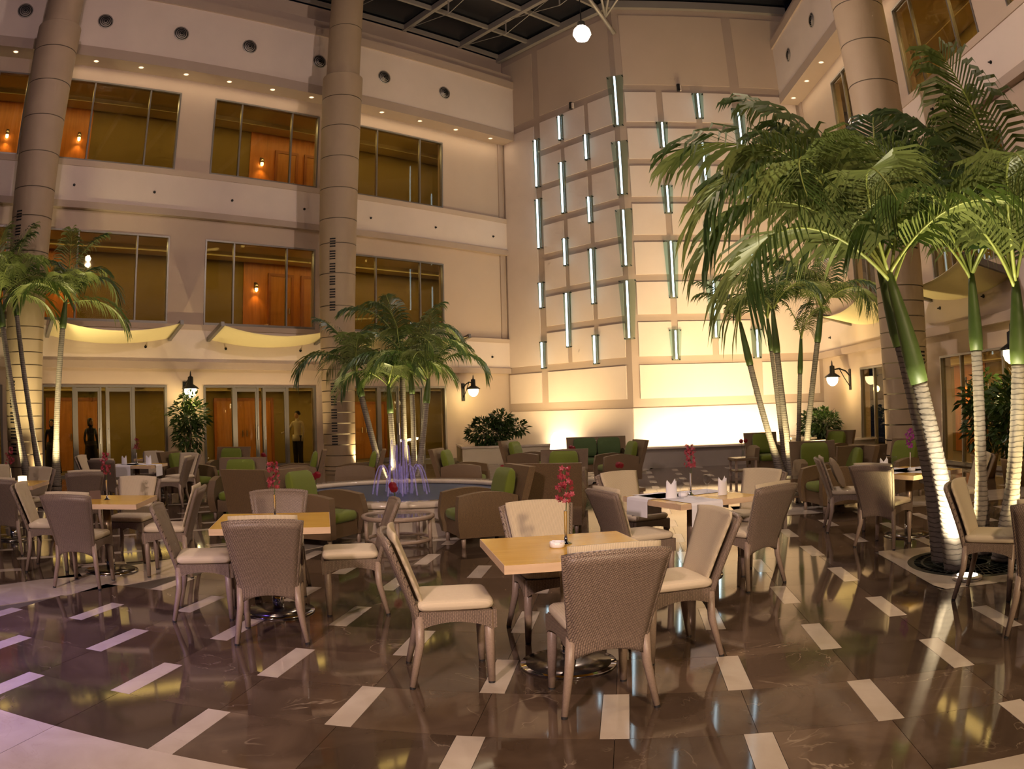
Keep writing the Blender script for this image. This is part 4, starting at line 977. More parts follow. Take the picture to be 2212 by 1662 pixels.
# left palms
palm((-10.9, 16.0, 0), (-10.64, 16.1, 4.45), (-0.05, 0, 0), 'tall palm with slim pale trunk before the left glazed doors', FR_MID, crown(15, 12, start=10), r=0.10, shaft=0.7)
palm((-10.95, 14.9, 0), (-11.9, 14.9, 4.4), (0.05, 0, 0), 'leaning palm trunk at the left edge, left of a pair', FR_MID, crown(16, 11, start=50), r=0.095, shaft=0.7)
palm((-10.7, 15.1, 0), (-11.75, 15.3, 4.7), (0.05, 0, 0), 'leaning palm trunk at the left edge, right of a pair', FR_MID, crown(17, 10, start=0), r=0.085, shaft=0.7)
def palm_light(loc, tgt, pw, spot=70, c=(1.0, 0.84, 0.42), size=0.05):
    light('palm_uplight', 'SPOT', loc, pw, c, target=tgt, size=size, spot=spot, blend=0.8)
palm_light((3.80, 5.64, 0.06), (3.62, 6.15, 2.2), 420, 95, (1.0, 0.90, 0.62)); palm_light((4.70, 5.52, 0.06), (4.6, 6.2, 3.0), 260, 85); palm_light((4.25, 6.75, 0.06), (3.9, 6.6, 3.0), 360, 110)
palm_light((5.40, 14.9, 0.06), (5.3, 15.6, 3.0), 300, 80); palm_light((6.3, 15.9, 0.06), (6.9, 16.5, 3.4), 240, 80)
palm_light((-3.02, 18.15, 0.06), (-3.0, 18.5, 2.6), 800, 90); palm_light((-2.15, 18.75, 0.06), (-2.3, 18.5, 2.6), 500, 100)
palm_light((-10.5, 15.4, 0.06), (-10.9, 15.9, 4.0), 700, 85); palm_light((-11.5, 14.4, 0.06), (-11.7, 15.2, 4.0), 500, 85)
uplight((3.80, 5.60, 0), 'glaring floor uplight beside the foreground palm grate', 1.3)
uplight((5.30, 14.75, 0), 'small bright uplight at the foot of the palms before the bright wall', 0.9)
uplight((-2.45, 17.6, 0), 'small bright uplight behind the fountain', 0.9)
e = empty('tree_grate', (PIT.x, PIT.y, 0), yw); tag(e, 'round dark tree grate around the foreground palms', 'tree grate')
MB().lathe([(0.60, -0.006), (0.665, -0.006), (0.665, 0.004), (0.60, 0.004)], 48, close=True).build('rim', 'grate', e)
MB().lathe([(0.0, -0.005), (0.60, -0.005)], 40).build('pan', 'soil', e)
for r in (0.16, 0.28, 0.40, 0.52): MB().lathe([(r - 0.012, -0.004), (r + 0.012, -0.004), (r + 0.012, 0.003), (r - 0.012, 0.003)], 40, close=True).build('ring', 'grate', e)
for i in range(48):
    a = 2*math.pi*i/48; MB().bar((0.17*math.cos(a), 0.17*math.sin(a), -0.001), (0.60*math.cos(a), 0.60*math.sin(a), -0.001), 0.012, 0.006).build('slat', 'grate', e)
e = empty('tree_pit', (5.75, 15.6, 0)); tag(e, 'dark round planting pit of the palms before the bright wall', 'planting bed')
MB().lathe([(0.70, 0.0), (0.72, 0.03), (0.66, 0.03), (0.66, 0.012)], 40).build('edge', 'grate', e); MB().lathe([(0.0, 0.02), (0.66, 0.012)], 40).build('soil', 'soil', e)

# ================================================================== FURNITURE
# ------------------------------------------------------------------ wicker dining chair (origin on the floor under the seat, facing +y)
def back_pt(u, v, off=0.0):
    """u across -1..1, v 0..1 up the backrest; off = thickness offset towards the front"""
    z = 0.30 + 0.560 * v + 0.012 * v * (1 - u*u)
    if v < 0.01: z += 0.045 * (1 - u*u)
    hw = 0.185 + 0.075 * v ** 1.2
    y = -0.165 - 0.02 * v - 0.175 * max(0, v - 0.15) ** 1.15 - 0.035 * (1 - u*u) * (0.4 + 0.6*v)
    return Vector((u * hw, y + off, z))
def make_chair(cush='cushion', seat='seat_cushion', back_cushion=True):
    root = empty('dining_chair')
    MB().sheet(lambda a, b: back_pt(2*a - 1, b, 0.018), 12, 12, lambda a, b: back_pt(2*a - 1, b, -0.020)).build('backrest', 'wicker', root, smooth=True)
    top = [back_pt(-1 + i/6, 1, -0.001) + Vector((0, 0, 0.002)) for i in range(13)]
    br = MB().tube([back_pt(-1, t/8, 0) for t in range(8)] + top + [back_pt(1, (8 - t)/8, 0) for t in range(1, 9)], 0.019, 8).build('back_frame', 'wicker', root, smooth=True)
    ap = MB()
    def arch(x0, y0, x1, y1):
        def fo(u, v):
            zb = 0.335 + 0.050 * math.sin(math.pi * u) ** 0.7
            return (x0 + (x1-x0)*u, y0 + (y1-y0)*u, zb + (0.445 - zb) * v)
        nx, ny = (y1 - y0), -(x1 - x0); l = math.hypot(nx, ny); nx, ny = nx/l*0.02, ny/l*0.02
        ap.sheet(fo, 12, 3, lambda u, v: tuple(a + b for a, b in zip(fo(u, v), (-nx, -ny, 0))))
    arch(-0.215, 0.245, 0.215, 0.245); arch(0.215, 0.235, 0.195, -0.17); arch(-0.195, -0.17, -0.215, 0.235)
    ap.box(-0.20, 0.20, -0.17, 0.235, 0.425, 0.443)
    ap.build('seat_frame', 'wicker', root)
    for sx in (-1, 1):
        lg = MB().tube([(sx*0.200, 0.222, 0.44), (sx*0.203, 0.224, 0.22), (sx*0.208, 0.226, 0.012)], [0.030, 0.027, 0.021], 10).build('leg', 'wicker_leg', root, smooth=True)
        MB().tube([(sx*0.208, 0.226, 0.014), (sx*0.208, 0.226, 0.0)], 0.020, 10).build('foot_cap', 'foot', lg)
        lg = MB().tube([(sx*0.192, -0.165, 0.42), (sx*0.205, -0.172, 0.25), (sx*0.245, -0.228, 0.012)], [0.028, 0.025, 0.018], 10).build('leg', 'wicker_leg', root, smooth=True)
        MB().tube([(sx*0.2452, -0.2283, 0.014), (sx*0.246, -0.229, 0.0)], 0.017, 10).build('foot_cap', 'foot', lg)
    MB().cushion(-0.225, 0.225, -0.185, 0.258, 0.442, 0.508, n=8, puff=0.012).build('seat_cushion', seat, root, smooth=True)
    if back_cushion:
        def bc(a, b, s):
            u, v = 2*a - 1, 0.30 + 0.765*b
            e = min(1, 6*min(a, 1 - a, b, 1 - b) + 0.12) ** 0.5
            p = back_pt(u * 0.90, min(v, 1.0), 0.020)
            if v > 1: p.z = back_pt(u*0.9, 1, 0).z + (v - 1) * 0.62
            return p + Vector((0, (0.030 + (0.024 * e if s else -0.014 * e)), 0))
        MB().sheet(lambda a, b: bc(a, b, 1), 14, 14, lambda a, b: bc(a, b, 0)).build('back_cushion', cush, root, smooth=True)
    return root
proto_chair = make_chair(); proto_bare = make_chair(back_cushion=False)
used_protos = set()
def put(proto, x, y, az, label, cat, group, z=0.0):
    if proto.name in used_protos: o = copy_tree(proto)
    else: o = proto; used_protos.add(proto.name)
    o.location = (x, y, z); o.rotation_euler = (0, 0, -R(az)); tag(o, label, cat, group); return o
CH = 'wicker dining chairs'
CHAIRS = [
 (0, 0.42, 3.92, -10, 'woven dining chair with its back to the camera, nearest of all'),
 (0, -0.417, 4.41, 80, 'woven dining chair on the left of the nearest table, seen from the side'),
 (0, 0.97, 4.68, -102, 'woven dining chair with striped back cushion, right of the nearest table'),
 (0, 0.22, 5.26, 168, 'woven dining chair facing the camera across the nearest table'),
 (0, -1.72, 5.12, -14, 'woven dining chair with its back to the camera at the left front table'),
 (1, -2.46, 5.62, 72, 'woven dining chair left of the left front table, seen from the side'),
 (1, -1.28, 5.98, -104, 'woven dining chair right of the left front table, facing left'),
 (1, -2.08, 6.52, 166, 'woven dining chair behind the left front table, without back cushion'),
 (0, -4.05, 6.34, -8, 'dark woven chair seen from behind at the table near the left edge'),
 (0, -4.86, 6.92, 70, 'beige-cushioned chair left of the table near the left edge'),
 (0, -4.22, 7.72, 172, 'beige-cushioned chair behind the table near the left edge'),
 (0, -3.42, 7.10, -104, 'woven chair with thick back cushion, right of the table near the left edge'),
 (0, -6.62, 8.98, 185, 'beige-backed chair at the far left edge table, facing the camera'),
 (0, -5.95, 7.55, -20, 'chair at the left edge of the floor with only its seat in view'),
 (0, -5.72, 9.05, -40, 'dark chair back beside the slim pale palm trunk'),
 (0, -7.35, 9.3, 120, 'dark chair back in front of the leaning palm trunks'),
 (0, -7.72, 12.75, 80, 'bright-edged chair left of the white-clothed table at the back left'),
 (0, -6.95, 11.95, -5, 'dark chair seen from behind at the white-clothed table at the back left'),
 (0, -6.28, 13.60, 195, 'beige-backed chair behind the white-clothed table at the back left'),
 (0, -6.02, 12.72, -98, 'chair right of the white-clothed table at the back left'),
 (0, -7.35, 14.35, 175, 'chair of the second white-clothed table at the back left'),
 (0, 1.02, 6.48, 68, 'dark woven chair left of the white-laid table, seen from behind'),
 (0, 1.22, 7.70, 150, 'pale-backed chair behind the white-laid table on its left'),
 (0, 2.26, 7.30, -128, 'golden-lit chair behind the white-laid table on its right'),
 (0, 1.98, 6.36, -32, 'golden woven chair seen from behind, right of the white-laid table'),
 (0, 3.98, 8.72, 108, 'woven chair holding a loose pillow at the right table'),
 (0, 3.91, 7.48, 55, 'golden woven chair seen from behind at the right table'),
 (0, 5.12, 7.75, -78, 'bright-lit chair behind the foreground palm trunks'),
 (0, 3.64, 5.05, 137, 'brown woven chair at the right edge in front of the palm grate'),
 (0, 3.42, 4.02, 40, 'woven chair cut off by the right edge of the picture'),
]
for k, x, y, az, lb in CHAIRS: put(proto_bare if k else proto_chair, x, y, az, lb, 'chair', CH)
o = MB().cushion(-0.19, 0.19, -0.05, 0.05, -0.19, 0.19, n=12).build('throw_pillow', 'pillow', None, smooth=True)
o.matrix_world = T(3.98, 8.72, 0.70, -R(108)) @ Matrix.Translation((0, -0.09, 0)) @ Matrix.Rotation(R(24), 4, 'X'); tag(o, 'loose beige pillow leaning on the chair at the right table', 'pillow')

# ------------------------------------------------------------------ square maple tables on a steel column and round foot
def make_table():
    r = empty('dining_table'); h = 0.452
    MB().box(-h, h, -h, h, 0.692, 0.740).build('tabletop', 'maple', r)
    ed = MB()
    for s in (-1, 1):
        ed.box(-h - 0.004, h + 0.004, s*h - 0.003*(s < 0) - 0.001*(s > 0), s*h + 0.003*(s > 0) + 0.001*(s < 0), 0.691, 0.7395)
        ed.box(s*h - 0.003*(s < 0) - 0.001*(s > 0), s*h + 0.003*(s > 0) + 0.001*(s < 0), -h, h, 0.691, 0.7395)
    ed.build('edge_band', 'maple_edge', r)
    MB().lathe([(0.16, 0.685), (0.16, 0.692)], 24).build('top_plate', 'black_metal', r)
    MB().lathe([(0.045, 0.13), (0.045, 0.686)], 24).build('post', 'post_paint', r, smooth=True)
    MB().lathe([(0.048, 0.03), (0.048, 0.13)], 24).build('collar', 'chrome', r, smooth=True)
    MB().lathe([(0.290, 0.0), (0.296, 0.006), (0.292, 0.014)], 48).build('foot_edge', 'chrome', r, smooth=True)
    MB().lathe([(0.288, 0.012), (0.10, 0.026), (0.049, 0.034)], 48).build('foot_disc', 'foot_metal', r, smooth=True)
    return r
proto_table = make_table()
TABLES = [
 ((0.30, 4.54), 10.5, 'maple square table with an orchid vase, nearest to the camera', 'T1'),
 ((-1.90, 5.83), 14, 'maple square table with an orchid vase at the left front', 'T2'),
 ((-4.14, 7.02), 13, 'maple square table with tent card near the left edge', 'T3'),
 ((-6.55, 8.45), 20, 'maple square table cut by the left edge, with a candle', 'T4'),
 ((-6.82, 12.80), 6, 'maple square table with white runner at the back left', 'T5'),
 ((-7.45, 15.1), 6, 'second maple table with white napkins at the back left', 'T5b'),
 ((1.60, 6.88), 24, 'maple square table with white runners and folded napkins, right of centre', 'T6'),
 ((4.46, 7.90), 20, 'maple square table with white runner at the right, before the palms', 'T7'),
 ((4.15, 4.45), -45, 'maple table mostly outside the right edge of the picture', 'T8'),
]
TM = {}
for (x, y), rot, lb, key in TABLES:
    put(proto_table, x, y, -rot, lb, 'table', 'square maple dining tables'); TM[key] = T(x, y, 0.74, R(rot))

# ------------------------------------------------------------------ lounge armchairs and sofas of wicker with green cushions
def make_lounge(w, name, green):
    r = empty(name); hw = w / 2
    def arm(s):
        m = MB()
        def f(u, v, off):
            y = 0.40 - 0.72*u; zt = 0.60 + 0.06*math.sin(u*math.pi*0.8) - 0.05*(u**2)
            bul = 0.035*math.sin(math.pi*v)*(1 - 0.4*u)
            return (s*(hw - 0.03 + bul - off), y + 0.03*(1 - u)*math.sin(math.pi*v), 0.12 + (zt - 0.12)*v)
        m.sheet(lambda u, v: f(u, v, 0), 10, 8, lambda u, v: f(u, v, 0.11)); return m
    for s in (-1, 1): arm(s).build('arm', 'wicker_lounge', r, smooth=False)
    def bk(u, v, off): 
        x = (2*u - 1) * (hw - 0.02 + 0.02*v); z = 0.12 + 0.79*v; y = -0.30 - 0.02*v - 0.20*max(0, v - 0.3)
        return (x, y + off, z)
    MB().sheet(lambda u, v: bk(u, v, 0.0), 8, 10, lambda u, v: bk(u, v, -0.085)).build('backrest', 'wicker_lounge', r)
    MB().box(-hw + 0.14, hw - 0.14, -0.32, 0.36, 0.12, 0.30).build('seat_box', 'wicker_lounge', r)
    n = 1 if w < 1 else 2; cw = (w - 0.30) / n
    for i in range(n):
        x0 = -hw + 0.15 + i*cw
        MB().cushion(x0, x0 + cw, -0.28, 0.40, 0.29, 0.42, n=8, puff=0.02).build('seat_cushion', green, r, smooth=True)
        mm = Matrix.Translation((0, -0.225, 0.44)) @ Matrix.Rotation(R(13), 4, 'X')
        MB().cushion(x0 + 0.005, x0 + cw - 0.005, -0.065, 0.065, 0.0, 0.46, m=mm, n=6).build('back_cushion', green, r, smooth=True)
    for sx in (-1, 1):
        for y in (-0.30, 0.34): MB().tube([(sx*(hw - 0.09), y, 0.13), (sx*(hw - 0.09), y, 0.0)], [0.030, 0.024], 10).build('leg', 'wicker_leg', r, smooth=True)
    return r
arm_p = make_lounge(0.80, 'armchair', 'green_fabric'); sofa_p = make_lounge(1.45, 'sofa', 'green_dark')
LG = 'green-cushioned wicker lounge seats'
for pr, x, y, az, lb, c in [
 (arm_p, -2.35, 9.12, 112, 'wicker armchair with green cushions left of the round glass table', 'armchair'),
 (arm_p, -0.40, 9.22, -112, 'wicker armchair with green cushions right of the round glass table', 'armchair'),
 (arm_p, 0.50, 10.0, 8, 'dark wicker armchair seen from behind, right of the fountain', 'armchair'),
 (arm_p, 0.78, 12.5, 188, 'green armchair facing the camera, right of the fountain', 'armchair'),
 (arm_p, 0.30, 17.6, 115, 'wicker armchair before the corner planter, facing right', 'armchair'),
 (sofa_p, 2.0, 18.3, 180, 'dark green two-seat sofa in front of the feature wall', 'sofa'),
 (arm_p, 2.15, 15.9, -100, 'wicker armchair seen from the side, left of the pool wall', 'armchair'),
 (arm_p, -6.3, 16.2, 178, 'bright green armchair before the red-framed wooden door', 'armchair'),
 (arm_p, -6.35, 14.2, 100, 'tall-backed wicker armchair beside the potted tree', 'armchair'),
 (arm_p, -4.35, 11.6, 172, 'green armchair facing the camera, left of the fountain', 'armchair'),
 (arm_p, -3.20, 9.62, 6, 'dark wicker armchair seen from behind, left of the fountain', 'armchair'),
 (arm_p, -4.15, 14.6, -105, 'green armchair facing left beside the lit round column', 'armchair'),
 (arm_p, -2.95, 14.45, -100, 'wicker armchair behind the fountain, facing left', 'armchair'),
 (arm_p, -0.95, 14.3, 100, 'wicker armchair behind the fountain, facing right', 'armchair'),
 (arm_p, 5.75, 17.0, 182, 'green armchair behind the palms at the bright wall', 'armchair'),
 (arm_p, 4.95, 11.9, 190, 'green armchair facing the camera, right of the palms at the bright wall', 'armchair'),
 (arm_p, 5.10, 10.9, 6, 'wicker armchair seen from behind, left of the right column', 'armchair'),
 (arm_p, 6.05, 11.2, -115, 'green armchair facing left at the right glazing', 'armchair'),
 (arm_p, 7.1, 16.4, -120, 'golden-lit armchair below the right corner shrubs', 'armchair'),
 (arm_p, 4.60, 10.4, -95, 'wicker armchair behind the chair with the loose pillow', 'armchair')]:
    put(pr, x, y, az, lb, c, LG)

# ------------------------------------------------------------------ low tables
def glass_table(x, y, label):
    e = empty('coffee_table', (x, y, 0)); tag(e, label, 'coffee table')
    ring = [(0.41*math.cos(a), 0.41*math.sin(a), 0.36) for a in [2*math.pi*i/40 for i in range(41)]]
    MB().tube(ring, 0.028, 8, cap=False).build('top_rim', 'wicker_leg', e, smooth=True)
    MB().lathe([(0.0, 0.370), (0.40, 0.370), (0.40, 0.378), (0.0, 0.378)], 40).build('glass_top', 'clear_glass', e)
    MB().tube([(p[0]*0.93, p[1]*0.93, 0.09) for p in ring], 0.022, 8, cap=False).build('lower_ring', 'wicker_leg', e, smooth=True)
    for i in range(5):
        a = 2*math.pi*i/5 - 1.45; MB().tube([(0.39*math.cos(a), 0.39*math.sin(a), 0.35), (0.39*math.cos(a), 0.39*math.sin(a), 0.0)], 0.024, 10).build('leg', 'wicker_leg', e, smooth=True)
glass_table(-1.38, 9.0, 'round wicker coffee table with glass top in front of the fountain')
def low_table(x, y, rz, label, w=0.55, h=0.42):
    e = empty('side_table', (x, y, 0), R(rz)); tag(e, label, 'side table', 'low wicker side tables')
    MB().box(-w/2, w/2, -w/2, w/2, h - 0.06, h - 0.008).build('top_frame', 'wicker_lounge', e)
    MB().box(-w/2 + 0.03, w/2 - 0.03, -w/2 + 0.03, w/2 - 0.03, h - 0.008, h).build('glass_top', 'clear_glass', e)
    MB().box(-w/2 + 0.02, w/2 - 0.02, -w/2 + 0.02, w/2 - 0.02, 0.12, 0.15).build('shelf', 'wicker_lounge', e)
    for sx in (-1, 1):
        for sy in (-1, 1): MB().box(sx*(w/2 - 0.05) - 0.025, sx*(w/2 - 0.05) + 0.025, sy*(w/2 - 0.05) - 0.025, sy*(w/2 - 0.05) + 0.025, 0, h - 0.06).build('leg', 'wicker_leg', e)
LOW = {'a': (-3.35, 10.95), 'b': (-0.15, 10.9), 'c': (1.25, 17.1), 'd': (4.35, 11.35), 'e': (-5.2, 15.6), 'f': (-2.75, 10.35), 'g': (5.0, 16.4), 'h': (1.55, 11.2)}
for k, rz, lb in (('a', 5, 'low wicker side table between the two left armchairs'), ('b', 10, 'low wicker side table behind the right fountain armchair'), ('c', 20, 'low wicker side table in front of the dark green sofa'), ('d', -10, 'low wicker side table before the green armchair on the right'), ('e', 0, 'low wicker side table by the bright green armchair at the back left'), ('f', 5, 'low wicker side table beside the left fountain armchair'), ('g', 0, 'low wicker side table behind the palms at the bright wall'), ('h', 12, 'low wicker side table before the armchair right of the fountain')):
    low_table(*LOW[k], rz, lb)

# ================================================================== TABLEWARE, FLOWERS, PEOPLE
def top_of(key, x, y): return TM[key] @ Vector((x, y, 0))
def vase(loc, label, flower='orchid', h=0.20, seed=1, sc_=1.0):
    e = empty('bud_vase', loc); tag(e, label, 'vase')
    MB().lathe([(0.038, 0.0), (0.036, 0.004), (0.012, 0.018), (0.009, 0.05), (0.010, h), (0.012, h + 0.004)], 16).build('vase', 'chrome', e, smooth=True)
    rnd = random.Random(seed); top = h + 0.26 * sc_
    pts = [(0, 0, h * 0.6), (0.006, 0, h + 0.05), (0.012, 0.01, h + 0.15), (-0.01, 0.015, top)]
    MB().tube(pts, 0.003, 6).build('stem', 'stem', e)
    pet = MB()
    for i in range(48):
        t = rnd.uniform(0.05, 1.0); c = Vector((rnd.uniform(-0.048, 0.048) * (1.25 - t*0.6), rnd.uniform(-0.045, 0.045), h + 0.05 + (top - h - 0.04) * t))
        n1 = Vector((rnd.uniform(-1, 1), rnd.uniform(-1, 1), rnd.uniform(-.4, .6))).normalized(); a = n1.orthogonal().normalized(); b = n1.cross(a)
        for k in range(5):
            w1 = 2*math.pi*k/5; d = a*math.cos(w1) + b*math.sin(w1); s_ = n1.cross(d)
            pet.quad(c, c + d*0.010 + s_*0.006 + n1*0.003, c + d*0.020 + n1*0.004, c + d*0.010 - s_*0.006 + n1*0.003)
    pet.build('blossoms', flower, e)
    return e
def anthurium(loc, label, seed=1):
    e = empty('flower_vase', loc); tag(e, label, 'vase')
    MB().lathe([(0.040, 0.0), (0.042, 0.01), (0.035, 0.12), (0.040, 0.16)], 20).build('vase', 'clear_glass', e, smooth=True)
    rnd = random.Random(seed)
    for i in range(2):
        tp = Vector((rnd.uniform(-0.07, 0.07), rnd.uniform(-0.04, 0.04), rnd.uniform(0.28, 0.38)))
        MB().tube([(0, 0, 0.03), tp * 0.6, tp], 0.004, 6).build('stem', 'stem', e)
        def fn(u, v, tp=tp): 
            a = 2*math.pi*u; r = 0.048 * v * (1 - 0.35*math.sin(a)); return (tp.x + r*math.cos(a), tp.y - 0.02 + 0.02*v, tp.z + r*math.sin(a))
        MB().sheet(fn, 12, 3).build('petal', 'anthurium', e, smooth=True)
    return e
def ashtray(loc, label):
    e = empty('ashtray', loc); tag(e, label, 'ashtray')
    MB().lathe([(0.038, 0.0), (0.044, 0.004), (0.045, 0.034), (0.040, 0.036), (0.036, 0.012), (0.0, 0.010)], 24).build('bowl', 'porcelain', e, smooth=True)
    for i in range(4):
        a = i*math.pi/2 + 0.5; MB().box(0.034, 0.047, -0.005, 0.005, 0.030, 0.037, Matrix.Rotation(a, 4, 'Z')).build('notch', 'linen', e)
def napkin(loc, rz, label):
    e = empty('napkin', loc, rz); tag(e, label, 'napkin', 'folded white napkins')
    m = MB()
    def f(u, v):
        a = math.pi * (u * 1.15 - 0.08); r = 0.055 - 0.006*v
        z = 0.145 * v * (0.80 + 0.24*abs(math.cos(a)) ** 1.5) if v > 0.5 else 0.145*v*0.9
        return (r*math.cos(a), -r*0.55*math.sin(a), z)
    m.sheet(f, 18, 6, lambda u, v: tuple(c*k for c, k in zip(f(u, v), (0.93, 0.93, 1.0)))); m.build('front_fold', 'linen', e)
    MB().quad((-0.052, 0.004, 0), (0.052, 0.004, 0), (0.046, 0.006, 0.12), (0.040, 0.008, 0.172), (0.0, 0.008, 0.118), (-0.040, 0.008, 0.165), (-0.046, 0.006, 0.12)).build('back_fold', 'linen', e)
def wineglass(loc, label):
    e = empty('wine_glass', loc); tag(e, label, 'glass', 'stemmed wine glasses')
    MB().lathe([(0.033, 0.0), (0.030, 0.004), (0.005, 0.010), (0.004, 0.075), (0.012, 0.085)], 20).build('stem', 'clear_glass', e, smooth=True)
    MB().lathe([(0.012, 0.085), (0.034, 0.11), (0.038, 0.14), (0.032, 0.175)], 20).build('bowl', 'clear_glass', e, smooth=True)
def cutlery(loc, rz, label):
    e = empty('fork', loc, rz); tag(e, label, 'cutlery', 'forks and knives laid on the white tables')
    MB().box(-0.006, 0.006, -0.10, 0.06, 0.0015, 0.0035).build('handle', 'chrome', e); MB().box(-0.011, 0.011, 0.06, 0.10, 0.002, 0.004).build('head', 'chrome', e)
def runner(key, ax, off, width, label, drop=0.20):
    e = empty('table_runner', mw=TM[key] @ Matrix.Rotation(R(90) * ax, 4, 'Z')); tag(e, label, 'table runner', 'white table runners')
    h = 0.463; prof = [(-h - 0.006, -drop), (-h - 0.004, -0.02), (-h + 0.004, 0.003), (0, 0.003), (h - 0.004, 0.003), (h + 0.004, -0.02), (h + 0.006, -drop)]
    names = ('drop', 'top', 'drop')
    for nm, ids in (('drop', (0, 1, 2)), ('top', (2, 3, 4)), ('drop', (4, 5, 6))):
        m = MB()
        for a, b in zip(ids, ids[1:]):
            (y0, z0), (y1, z1) = prof[a], prof[b]
            m.quad((off - width/2, y0, z0), (off + width/2, y0, z0), (off + width/2, y1, z1), (off - width/2, y1, z1))
        m.build(nm, 'linen', e)
def tent_card(loc, rz, label):
    e = empty('tent_card', loc, rz); tag(e, label, 'card')
    MB().quad((-0.06, -0.035, 0), (0.06, -0.035, 0), (0.06, 0, 0.085), (-0.06, 0, 0.085)).build('front', 'card_brown', e); MB().quad((-0.06, 0.035, 0), (0.06, 0.035, 0), (0.06, 0, 0.085), (-0.06, 0, 0.085)).build('back', 'card_dark', e)
Z0 = Vector((0, 0, 0.0))
vase(top_of('T1', 0.02, 0.10), 'chrome bud vase with red orchid on the nearest table', seed=2)
ashtray(top_of('T1', -0.06, 0.0), 'white ashtray on the nearest table')
vase(top_of('T2', 0.02, 0.02), 'chrome bud vase with red orchid on the left front table', seed=3)
ashtray(top_of('T2', -0.07, -0.02), 'white ashtray on the left front table')
vase(top_of('T3', 0.02, -0.02), 'chrome bud vase with red orchid on the table near the left edge', seed=4)
tent_card(top_of('T3', -0.14, 0.06), R(30), 'brown tent card on the table near the left edge')
vase(top_of('T4', 0.05, -0.12), 'chrome bud vase with red orchid on the far left edge table', seed=5)
e = empty('candle_holder', top_of('T4', 0.22, -0.12)); tag(e, 'glowing square candle holder on the far left edge table', 'candle')
MB().box(-0.045, 0.045, -0.045, 0.045, 0, 0.10).build('glass', 'candle_glow', e); MB().box(-0.047, 0.047, -0.047, 0.047, 0, 0.012).build('base', 'porcelain', e)
runner('T6', 0, -0.18, 0.34, 'white runner across the near half of the laid table right of centre'); runner('T6', 1, 0.20, 0.34, 'white runner across the far half of the laid table right of centre', 0.16)
vase(top_of('T6', 0.03, 0.05), 'chrome bud vase with red orchid on the white-laid table', seed=6)
ashtray(top_of('T6', -0.10, 0.0) + Vector((0, 0, 0.004)), 'white ashtray on the white-laid table')
napkin(top_of('T6', -0.24, -0.02) + Vector((0, 0, 0.004)), R(10), 'crown-folded napkin on the left of the white-laid table'); napkin(top_of('T6', 0.22, -0.18) + Vector((0, 0, 0.004)), R(30), 'crown-folded napkin on the right of the white-laid table')
wineglass(top_of('T6', -0.20, -0.10) + Vector((0, 0, 0.004)), 'stemmed glass before the left napkin on the white-laid table'); wineglass(top_of('T6', 0.20, 0.02) + Vector((0, 0, 0.004)), 'stemmed glass behind the right napkin on the white-laid table')
cutlery(top_of('T6', 0.05, -0.20) + Vector((0, 0, 0.004)), R(60), 'fork left of the right napkin on the white-laid table'); cutlery(top_of('T6', 0.36, -0.12) + Vector((0, 0, 0.004)), R(60), 'knife right of the right napkin on the white-laid table')
cutlery(top_of('T6', -0.36, -0.02) + Vector((0, 0, 0.004)), R(40), 'fork left of the left napkin on the white-laid table')
runner('T7', 0, 0.0, 0.42, 'white runner on the right table before the palms'); runner('T7', 1, 0.05, 0.36, 'white runner crossing the right table before the palms')
napkin(top_of('T7', -0.34, 0.10) + Vector((0, 0, 0.004)), R(-10), 'folded napkin on the right table'); wineglass(top_of('T7', -0.25, 0.02) + Vector((0, 0, 0.004)), 'stemmed glass beside the napkin on the right table')
vase(top_of('T7', 0.02, 0.0) + Vector((0, 0, 0.004)), 'chrome bud vase with purple orchid on the right table', 'orchid_purple', seed=7); ashtray(top_of('T7', -0.05, -0.08) + Vector((0, 0, 0.004)), 'white ashtray on the right table')
runner('T5', 0, -0.12, 0.34, 'white runner on the back left table nearer the camera'); runner('T5', 1, -0.05, 0.34, 'white runner crossing the back left table nearer the camera')
for i, (x, y, lb) in enumerate(((-0.20, -0.15, 'crown-folded napkin, left one on the back left table'), (0.22, 0.05, 'crown-folded napkin, right one on the back left table'))):
    napkin(top_of('T5', x, y) + Vector((0, 0, 0.004)), R(12 + 20*i), lb)
wineglass(top_of('T5', 0.02, -0.12) + Vector((0, 0, 0.004)), 'stemmed glass between the napkins on the back left table'); vase(top_of('T5', -0.05, 0.12) + Vector((0, 0, 0.004)), 'bud vase with red orchid on the back left table', seed=8)
napkin(top_of('T5b', -0.1, -0.1), R(20), 'folded napkin on the farther back left table'); wineglass(top_of('T5b', -0.25, 0.0), 'stemmed glass on the farther back left table')
vase(top_of('T8', -0.1, 0.1), 'bud vase with orchid on the table outside the right edge', seed=9)
anthurium((-1.38, 8.98, 0.378), 'glass vase with dark red anthurium on the round glass table', 1)
for k, lb in (('f', 'glass vase with dark red flower left of the fountain'), ('b', 'glass vase with dark red flower behind the right fountain armchair'), ('a', 'glass vase with dark red flower between the left armchairs'), ('h', 'glass vase with dark red flower before the armchair right of the fountain'), ('g', 'glass vase with red flower behind the palms at the bright wall'), ('e', 'glass vase with red flower at the back left lounge'), ('c', 'glass vase with red flower in front of the dark green sofa')):
    anthurium((LOW[k][0], LOW[k][1], 0.42), lb, len(lb))
ashtray((LOW['f'][0] + 0.15, LOW['f'][1] - 0.12, 0.42), 'white ashtray on the side table left of the fountain')
e = empty('glow_cone', (1.05, 19.2, 0)); tag(e, 'white glowing cone lamp behind the lounge by the corner planter', 'lamp')
MB().lathe([(0.20, 0.0), (0.20, 0.35)], 20).build('plinth', 'stone_pale', e); MB().lathe([(0.17, 0.35), (0.155, 0.60), (0.11, 0.92), (0.05, 1.02), (0.0, 1.04)], 24).build('shade', 'cone_glow', e, smooth=True)

